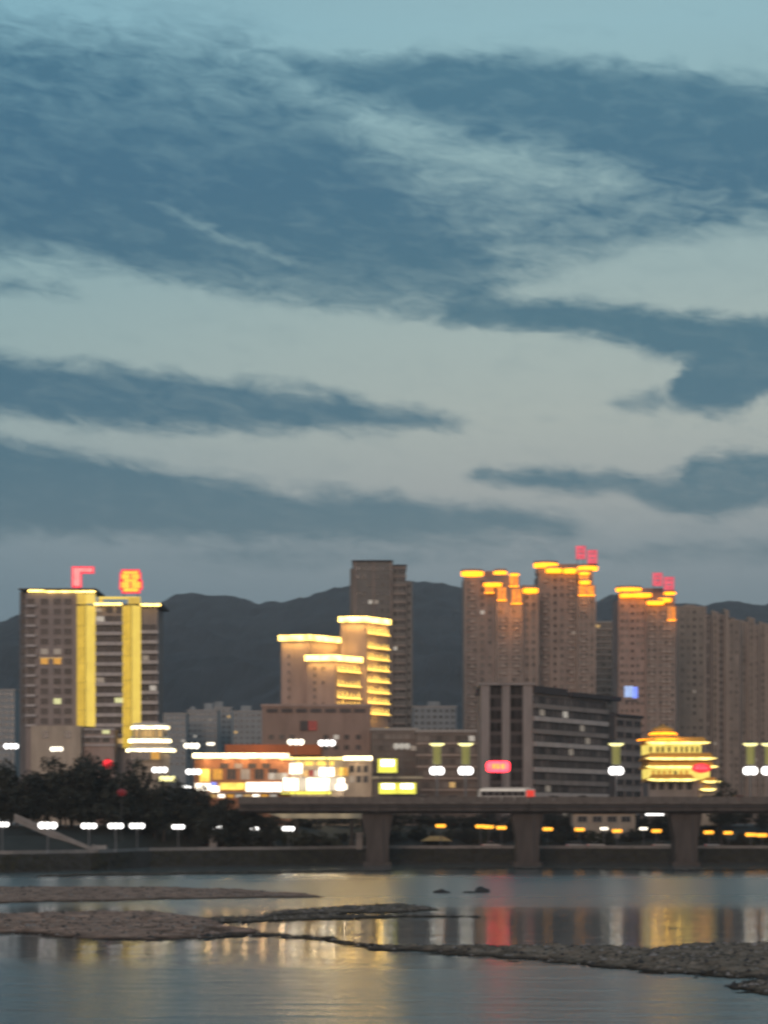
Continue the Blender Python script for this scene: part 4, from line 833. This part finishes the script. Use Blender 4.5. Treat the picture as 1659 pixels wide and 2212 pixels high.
ul.box('tube', 'lamp_white', 1396, 1433, 1757.5, 1761.5, 0, .5); ul.box('housing', 'frame_grey', 1392, 1437, 1756, 1757.3, -.1, .6)

# ---- lamps on the viaduct
def bridge_lamp(label, px, D, pytop=1606, group='ornamental lamps on the viaduct'):
    zb = vz1 + .5; r = T('street_lamp', label, 'lamp', (X(px, D), D, zb), 0, group); k = D / F
    z = lambda py: Z(py, D) - zb
    MB().lathe([(.42, 0), (.42, .5), (.22, .8), (.16, z(1650))], 8).build('pole', 'steel', r)
    MB().lathe([(.95, z(1651)), (.95, z(1612))], 8).build('lit_shaft', 'shaft_green', r)
    for s_ in (-1, 1): MB().box(s_ * 1.02 - .07, s_ * 1.02 + .07, -.2, .2, z(1652), z(1611)).build('shaft_rib', 'steel', r)
    MB().lathe([(1.0, z(1612)), (1.75, z(pytop + 2)), (1.75, z(pytop))], 12).build('crown_lamp', 'lamp_lemon', r); MB().lathe([(1.8, z(pytop) + .02), (.5, z(pytop) + .6)], 12).build('crown_cap', 'frame_dark', r)
    zc = z(1665)
    for q in range(6):
        t = 2 * math.pi * q / 6; c = (1.02 * math.cos(t), 1.02 * math.sin(t))
        MB().tube((0, 0, zc - 1.3), (c[0], c[1], zc - .75), .06, .06, 5).build('arm', 'steel', r)
        MB().lathe([(.2, zc - .95), (.58, zc - .5), (.70, zc), (.58, zc + .55), (.15, zc + .95)], 8, c[0], c[1]).build('globe', 'lamp_white', r)
bridge_lamp('ornamental lamp on the viaduct, leftmost, beside the wide light box', 944, 424)
bridge_lamp('ornamental lamp on the viaduct just left of the red oval sign', 1006, 414)
bridge_lamp('ornamental lamp on the viaduct in front of the striped office', 1331, 414)
bridge_lamp('ornamental lamp on the viaduct right of the gold pavilion', 1621, 424)
bridge_lamp('ornamental lamp on the viaduct cut off by the right edge', 1661, 414)
def pole_lamp(label, px, py, D, zg, kind='lamp_white', w=1.5, name='street_lamp', group='pole lamps along the streets'):
    r = T(name, label, 'lamp', (X(px, D), D, zg), 0, group); z = Z(py, D) - zg
    MB().lathe([(.25, 0), (.25, .4), (.12, .7), (.09, z - .5)], 7).build('pole', 'steel', r)
    for s_ in (-1, 0, 1):
        MB().tube((0, 0, z - .9), (s_ * w * .55, 0, z - .45), .05, .05, 5).build('arm', 'steel', r)
        MB().lathe([(.15, z - w * .36), (w * .30, z - w * .18), (w * .34, z + w * .08), (w * .28, z + w * .24), (.2, z + w * .34)], 8, s_ * w * .6, 0).build('globe', kind, r)
    return r
pole_lamp('bright white street lamp among the trees beneath the tiered pavilion', 345, 1663, 440, 9, w=2.0)
pole_lamp('bright white street lamp at the left end of the mall shopfronts', 418, 1667, 445, 9, w=2.0)
pole_lamp('tall white street lamp rising in front of the orange mall roof', 706, 1605, 480, 9, w=2.4)
pole_lamp('dim twin street lamp just left of the tallest mall lamp', 639, 1603, 490, 9, 'shop_white', w=2.4)
pole_lamp('dim warm street lamp above the left end of the mall roof', 414, 1611, 520, 9, 'shop_white', w=2.4)
pole_lamp('small warm street lamp above the mall roof, before the distant blocks', 455, 1607, 560, 9, 'shop_white', w=1.3)
pole_lamp('white street lamp left of the hotel, at the photo edge', 24, 1612, 470, 9, w=2.0)
pole_lamp('pale yellow street lamp at the foot of the hotel annex', 122, 1618, 480, 9, 'shop_white', w=1.8)
pole_lamp('yellow street lamp over the trees at the left photo edge', 4, 1692, 430, 8, 'lamp_lemon', w=2.0)
pole_lamp('soft yellow street lamp low among the trees right of the clump', 362, 1683, 436, 8, 'lamp_lemon', w=2.2)
pole_lamp('white street lamp dipping behind trees left of the mall', 404, 1700, 432, 8, w=1.0)
pole_lamp('faint street lamp over the roof right of the stepped hotel', 868, 1612, 520, 9, 'win_white', w=2.6)
# ---- promenade lamps
words = ['first', 'second', 'third', 'fourth', 'fifth', 'sixth', 'seventh', 'eighth', 'ninth', 'tenth', 'eleventh', 'twelfth', 'thirteenth', 'fourteenth']
for i, (px, py) in enumerate([(5, 1781), (103, 1783), (192, 1784), (250, 1784), (296, 1784), (385, 1786), (468, 1788), (548, 1790), (623, 1790)]):
    d = bank(X(px, 400)) + 9.5 + (i % 3)
    pole_lamp('white globe lamp on the promenade, %s from the left photo edge' % words[i], px, py, d, 3.58, 'lamp_white', [1.4, 2.0, 1.7, 1.7, 1.75, 1.5, 1.2, 1.2, 1.5][i], 'promenade_lamp', 'white lamps on the promenade')
for i, (px, py, w, kk) in enumerate([(952, 1784, 1.3, 0), (1038, 1785, 1.3, 0), (1056, 1786, 1.3, 0), (1083, 1788, 1.3, 0), (1183, 1791, 1.3, 0), (1252, 1792, 1.3, 0), (1305, 1790, 1.0, 1), (1333, 1795, 1.3, 0), (1390, 1790, 1.0, 1), (1418, 1795, 1.3, 0), (1531, 1798, 1.3, 0), (1573, 1799, 1.2, 0), (1622, 1803, 1.4, 0), (1646, 1804, 1.4, 0)]):
    d = bank(X(px, 430)) + 9 + (i % 4)
    pole_lamp('amber lamp on the promenade under the viaduct, %s from the left' % words[i], px, py, d, 3.58, 'shop_white' if kk else 'lamp_amber', w, 'promenade_lamp', 'amber lamps on the promenade under the viaduct')
# ---- red signs and lanterns
rsn = T('oval_sign', 'glowing red oval sign standing above the bus on the viaduct', 'sign', (X(1076, 430), 430, 9.0))
u_ = lambda px: (px - 1076) * 430 / F
zq = lambda py: Z(py, 430) - 9
pts = [(u_(1076) + 2.8 * math.copysign(abs(math.cos(t)) ** .45, math.cos(t)), zq(1656) + 1.35 * math.copysign(abs(math.sin(t)) ** .45, math.sin(t))) for t in [2 * math.pi * k / 24 for k in range(24)]]
MB().yprism(pts, -.1, .4).build('panel', 'led_red', rsn)
for q, px in enumerate((1058, 1067, 1076, 1086, 1094)):
    MB().box(u_(px) - .32, u_(px) + .32, -.25, -.12, zq(1661), zq(1650)).build('letter', 'neon_yellow' if q in (1, 2, 3) else 'neon_pink', rsn); 
for px in (1062, 1090): MB().box(u_(px) - .12, u_(px) + .12, .42, .7, 0, zq(1655)).build('post', 'frame_dark', rsn)
def lantern(label, px, py, D, m, r=.95, zg=9):
    t_ = T('red_lantern', label, 'lantern', (X(px, D), D, zg)); z = Z(py, D) - zg
    MB().lathe([(r * .35, z - r * .8), (r * .8, z - r * .55), (r * 1.15, z), (r * .8, z + r * .55), (r * .35, z + r * .8)], 12).build('shade', m, t_)
    MB().lathe([(r * .4, z + r * .82), (r * .4, z + r)], 8).build('cap', 'frame_dark', t_); MB().tube((0, 0, 0), (0, 0, z - r * .8), .08).build('post', 'frame_dark', t_)
lantern('bright red lantern sign just above the dark tree tops', 233, 1650, 425, 'lantern_red', 1.3)
lantern('dim red lantern half lost among the dark trees', 263, 1712, 392, 'lantern_dim', 1.0, 6)

# ---- bus and cars
bus = T('bus', 'white city bus with dark windows driving over the viaduct', 'bus', (X(1095, 415), 415.0, vz1 + .52))
prof = [(-6.5, .35), (6.4, .35), (6.5, .6), (6.45, 2.9), (6.2, 3.1), (-6.0, 3.1), (-6.35, 2.9), (-6.6, 1.2)]
MB().yprism(prof, 0, 2.5).build('body', 'white_paint', bus)
MB().box(-5.4, 5.2, .3, 2.2, 3.105, 3.35).build('roof_unit', 'white_paint', bus); MB().box(-6.0, 4.2, -.06, -.01, 2.55, 2.95).build('light_stripe', 'bus_stripe', bus); MB().box(-5.0, 3.8, -.06, -.01, .75, 1.05).build('light_stripe', 'bus_stripe', bus)
for i in range(7): MB().box(-5.9 + 1.45 * i, -5.9 + 1.45 * i + 1.35, -.05, .02, 1.4, 2.4).build('window', 'glass_black', bus)
MB().box(4.5, 6.3, -.05, .0, .8, 2.7).build('rear_panel', 'tail_red', bus); MB().box(6.505, 6.56, .3, 2.2, 1.0, 1.5).build('tail_light', 'tail_red', bus)
for x in (-4.2, 3.6):
    w_ = MB().lathe([(.5, -.02), (.5, .3)], 12).build('wheel', 'rubber', bus, (x, .05, .5)); w_.rotation_euler = (R(-90), 0, 0); MB().lathe([(.25, -.05), (.25, 0)], 8).build('hub', 'silver_paint', w_)
def car(label, px, D, zg, paint, rz=0, group=None, head=False):
    r = T('car', label, 'car', (X(px, D), D, zg), rz, group)
    MB().yprism([(-2.2, .35), (2.15, .35), (2.2, .75), (1.3, .95), (-.0 - 1.9, 1.0), (-2.25, .85)], 0, 1.75).build('body', paint, r)
    MB().yprism([(-1.75, .98), (1.25, .95), (.55, 1.45), (-1.1, 1.48)], .1, 1.65).build('cabin', 'glass_black', r); MB().yprism([(-1.1, 1.485), (.55, 1.455), (.5, 1.5), (-1.0, 1.53)], .12, 1.63).build('roof_panel', paint, r)
    for x in (-1.35, 1.35):
        w_ = MB().lathe([(.33, 0), (.33, .2)], 10).build('wheel', 'rubber', r, (x, -.03, .34)); w_.rotation_euler = (R(-90), 0, 0); MB().lathe([(.18, -.03), (.18, 0)], 8).build('rim', 'silver_paint', w_)
    MB().box(2.19, 2.26, .15, .5, .55, .75).build('headlight', 'shop_white' if head else 'white_paint', r); MB().box(-2.3, -2.24, .15, .5, .6, .8).build('tail_light', 'tail_red', r)
car('white car crossing the viaduct left of the bus', 918, 415, vz1 + .52, 'white_paint', 0, None, True)
car('dark car crossing the viaduct ahead of the striped office', 1255, 420, vz1 + .52, 'dark_paint', math.pi)
car('pale car on the viaduct beneath the gold pavilion', 1528, 415, vz1 + .52, 'silver_paint')
for i, (px, pt_, w) in enumerate([(1062, 'white_paint', 'near the first pier'), (1245, 'silver_paint', 'between the piers, leftmost'), (1290, 'white_paint', 'between the piers, middle'), (1432, 'white_paint', 'beside the second pier'), (1545, 'silver_paint', 'right of the second pier')]):
    car('%s car parked under the viaduct %s' % ('white' if pt_[0] == 'w' else 'silver', w), px, bank(X(px, 440)) + 10.5, 3.6, pt_, .1 * (i % 3), 'cars parked under the viaduct')
car('silver car on the viaduct just right of the bus', 1200, 415.5, vz1 + .52, 'silver_paint', 0, None, True)
car('red car on the viaduct below the right ornamental lamp', 1600, 416, vz1 + .52, 'red_paint', 0, None, True)
car('dark car on the viaduct between the two left lamps', 975, 420, vz1 + .52, 'dark_paint', math.pi, None, True)
tent = Bld('canopy_tent', 'tan canopy tent glowing under the first amber lamp', 'tent', 943, 441, 3.6)
MB().add([(-3.8, 0, 1.7), (3.8, 0, 1.7), (3.8, 3.6, 1.7), (-3.8, 3.6, 1.7), (-1.6, 1.5, 2.9), (1.6, 1.5, 2.9), (1.6, 2.1, 2.9), (-1.6, 2.1, 2.9)], [(3, 2, 1, 0), (4, 5, 6, 7), (0, 1, 5, 4), (1, 2, 6, 5), (2, 3, 7, 6), (3, 0, 4, 7)]).build('canopy', 'tent_cloth', tent.root)
for x in (-3.6, 3.6):
    for y in (.1, 3.5): MB().tube((x, y, 0), (x, y, 1.72), .05).build('pole', 'steel', tent.root)

# ---- stairs at the left
st = T('stairway', 'pale stone stairway slanting down the wooded bank to the promenade', 'stairs', (X(205, 376), bank(X(205, 370)) + 12, 3.58))
n = 26; x_end = X(35, 376) - X(212, 376)
for i in range(n):
    t = i / n; x = -1.0 + x_end * t; MB().box(x - abs(x_end) / n - .05, x, 0 + 2.5 * t, 2.4 + 2.5 * t, -.6 + 7.2 * t, 7.2 * (i + 1) / n).build('step', 'promenade', st)
MB().box(-1.0, 1.9, -1.2, 2.6, 0, .95).build('landing', 'promenade', st); MB().box(-1.0, -.6, -1.3, -1.22, 0, 1.7).build('newel_post', 'promenade', st)
MB().box(-1.0, 2.0, -1.25, -1.21, 1.0, 1.5).build('landing_rail', 'promenade', st)
MB().add([(-1, -.05, .1), (x_end - 1, 2.45, 7.3), (x_end - 1, 2.45, 8.2), (-1, -.05, 1.0), (-1, -.25, .1), (x_end - 1, 2.25, 7.3), (x_end - 1, 2.25, 8.2), (-1, -.25, 1.0)], [(0, 1, 2, 3), (7, 6, 5, 4), (3, 2, 6, 7), (0, 4, 5, 1), (0, 3, 7, 4), (1, 5, 6, 2)]).build('balustrade', 'promenade', st)
bx_ = Bld('utility_box', 'small pale utility box on the promenade below the seventh white lamp', 'box', 460, bank(X(460, 410)) + 10, 3.58)
bx_.box('body', 'promenade', 452, 468, 1806, None, 0, 1.0); bx_.box('lid', 'frame_grey', 451, 469, 1804.6, 1805.8, -.1, 1.1); bx_.box('door', 'frame_grey', 454, 459.5, 1809, 1822, -.04, -.002)
for i_, px in enumerate((776, 822)):
    q = Bld('utility_box', ['small pale marker stone under the end of the ramp beam', 'pale equipment box beside the viaduct abutment'][i_], 'box', px, 430 + bank(0) - bank(0), 3.4)
    q.box('body', 'promenade', px - 7, px + 7, [1800, 1822][i_], None, 0, 1.0); q.box('lid', 'frame_grey', px - 8, px + 8, [1798.6, 1820.6][i_], [1799.8, 1821.8][i_], -.1, 1.1)

# ================================================================== TREES AND BUSHES
def crown_mesh(seed, n, rx, rz, leaf, clumps, m, low=-.9):
    rnd = random.Random(seed); b = MB(); cs = []
    while len(cs) < clumps:
        p = Vector((rnd.uniform(-1, 1), rnd.uniform(-1, 1), rnd.uniform(low, 1)))
        if p.length < 1 and p.length > .25: cs.append((p, rnd.uniform(.22, .46)))
    for i in range(n):
        c, r = cs[rnd.randrange(clumps)]; d = Vector((rnd.gauss(0, 1), rnd.gauss(0, 1), rnd.gauss(0, .8))).normalized() * r * rnd.uniform(.35, 1) ** .5
        p = c + d; p = Vector((p.x * rx, p.y * rx, p.z * rz)); s_ = leaf * rnd.uniform(.6, 1.4)
        a = Vector((rnd.gauss(0, 1), rnd.gauss(0, 1), rnd.gauss(0, .6))).normalized(); q = a.orthogonal().normalized(); q = (q * rnd.uniform(-1, 1) + a.cross(q) * rnd.uniform(-1, 1)).normalized()
        b.add([p - a * s_, p + q * s_ * .45, p + a * s_, p - q * s_ * .45], [(0, 1, 2, 3)])
    return b.mesh('crown', [m])
def trunk_mesh(seed, h, r):
    rnd = random.Random(seed); b = MB(); b.tube((0, 0, -.4), (.1, 0, h * .55), r, r * .7, 7); b.tube((.1, 0, h * .52), (0, .1, h * 1.05), r * .7, r * .3, 6)
    for i in range(5):
        t = 2 * math.pi * i / 5 + rnd.random(); z = h * rnd.uniform(.45, .8); b.tube((.05, 0, z), (math.cos(t) * h * .32, math.sin(t) * h * .32, z + h * .32), r * .4, r * .12, 5)
    return b.mesh('trunk', [M['bark']])
CR = [crown_mesh(i, 2600, 1, 1, .075, 26, M['leaf_dark']) for i in range(4)]; TR = [trunk_mesh(i, 1.0, .05) for i in range(3)]
BU = [crown_mesh(20 + i, 1100, 1, 1, .10, 14, M[['leaf_dark', 'leaf_olive', 'leaf_dark'][i]], -.2) for i in range(3)]
def tree(px, pyt, D, zg, rx, label, i, group):
    zt = Z(pyt, D); h = zt - zg; rz_ = h * .40; t = T('tree', label, 'tree', (X(px, D), D, zg), random.uniform(0, 6), group)
    put_mesh(TR[i % 3], 'trunk', t, (0, 0, 0), 0, (h * .75,) * 3); put_mesh(CR[i % 4], 'crown', t, (0, 0, h - rz_ * 1.02), random.uniform(0, 6), (rx, rx, rz_))
TL = 'dark leafy tree in the riverside clump below the lit hotel tower'; TG = 'trees on the left river bank'
trees = [(10, 1650, 404, 5.4), (62, 1664, 398, 5.2), (108, 1645, 406, 5.8), (160, 1640, 402, 6.0), (205, 1636, 408, 5.4), (250, 1660, 404, 5.2), (290, 1650, 412, 5.0), (330, 1688, 414, 4.6), (372, 1690, 424, 5.2), (412, 1694, 428, 4.8),
         (35, 1706, 396, 5.0), (90, 1716, 395, 5.4), (145, 1706, 397, 5.0), (200, 1714, 398, 5.2), (250, 1728, 402, 4.8), (300, 1726, 408, 4.8), (350, 1732, 414, 4.8), (400, 1736, 418, 4.6), (440, 1722, 422, 4.6), (-30, 1690, 396, 5.5), (478, 1738, 414, 4.0), (515, 1746, 417, 3.8), (455, 1752, 412, 3.6), (545, 1764, 416, 3.0), (585, 1772, 418, 2.6), (462, 1722, 426, 4.6), (498, 1730, 426, 4.4), (530, 1742, 428, 4.0), (75, 1690, 402, 5.6), (130, 1680, 404, 5.6), (20, 1680, 402, 5.6), (180, 1690, 402, 5.6), (230, 1690, 405, 5.4)]
for i, (px, pyt, D, rx) in enumerate(trees): tree(px, pyt, D, max(3.6, min(9, 3.6 + (D - bank(X(px, D)) - 12) * .16)), rx * 1.12, TL, i, TG)
tree(545, 1756, 446, 5, 3.6, 'small dark tree under the left end of the pale ramp beam', 1, None)
tree(1560, 1690, 440, 7, 4.0, 'dark tree behind the viaduct at the right of the gold pavilion', 2, None)
rt = random.Random(3)
for i in range(34):
    px = 455 + i * 36 + rt.uniform(-8, 8)
    d = rt.uniform(455, 474); tree(px, rt.uniform(1748, 1764), d, 6.5 + (d - 455) * .1, rt.uniform(3.2, 4.4), 'dark tree in the row behind the viaduct, its top hidden by the deck', i, 'trees in the row behind the viaduct')
BL = 'dark bush on the bank slope under the viaduct'; BG = 'bushes on the bank slope under the viaduct'
rnd = random.Random(5)
for i in range(46):
    px = 440 + i * 27.5 + rnd.uniform(-9, 9); x = X(px, 440); d = bank(x) + rnd.uniform(14, 22); zz = 3.6 + (d - bank(x) - 12.2) * .25; r_ = rnd.uniform(1.7, 2.9)
    t = T('bush', BL, 'bush', (X(px, d), d, zz), rnd.uniform(0, 6), BG); put_mesh(BU[i % 3], 'foliage', t, (0, 0, .3), 0, (r_ * 1.25, r_, r_ * rnd.uniform(.8, 1.3)))
    MB().tube((0, 0, -.3), (0, 0, .9), .08, .04, 5).build('stem', 'bark', t)
for i in range(26):
    px = -20 + i * 18.5 + rnd.uniform(-6, 6); x = X(px, 385)
    if 15 < px < 232: continue; d = bank(x) + rnd.uniform(13.2, 17); r_ = rnd.uniform(1.3, 2.2)
    t = T('bush', 'dark bush at the foot of the wooded left bank', 'bush', (X(px, d), d, 3.7 + (d - bank(x) - 12.2) * .2), rnd.uniform(0, 6), 'bushes at the foot of the left bank'); put_mesh(BU[i % 3], 'foliage', t, (0, 0, .3), 0, (r_ * 1.3, r_, r_))
    MB().tube((0, 0, -.3), (0, 0, .9), .08, .04, 5).build('stem', 'bark', t)

# rough grass and weeds on the embankment
rg = random.Random(11); b = MB()
for i in range(15000):
    x = rg.uniform(-105, 118); t = rg.random(); d = bank(x) + .3 + 5.0 * t; z = .15 + 3.2 * t; h = rg.uniform(.15, .5) * (1.6 if rg.random() < .08 else 1); a = rg.uniform(0, 3.14); w = rg.uniform(.06, .2)
    dx_, dy_ = math.cos(a) * w, math.sin(a) * w; lx = rg.uniform(-.2, .2)
    b.add([(x - dx_, d - dy_, z - .15), (x + dx_, d + dy_, z - .15), (x + dx_ * .3 + lx, d + dy_ * .3 - .1, z + h), (x - dx_ * .3 + lx, d - dy_ * .3 - .1, z + h)], [(0, 1, 2, 3)])
tag(b.build('bank_grass', 'leaf_olive'), 'rough dark weeds and grass on the river embankment', 'grass', None, 'stuff')
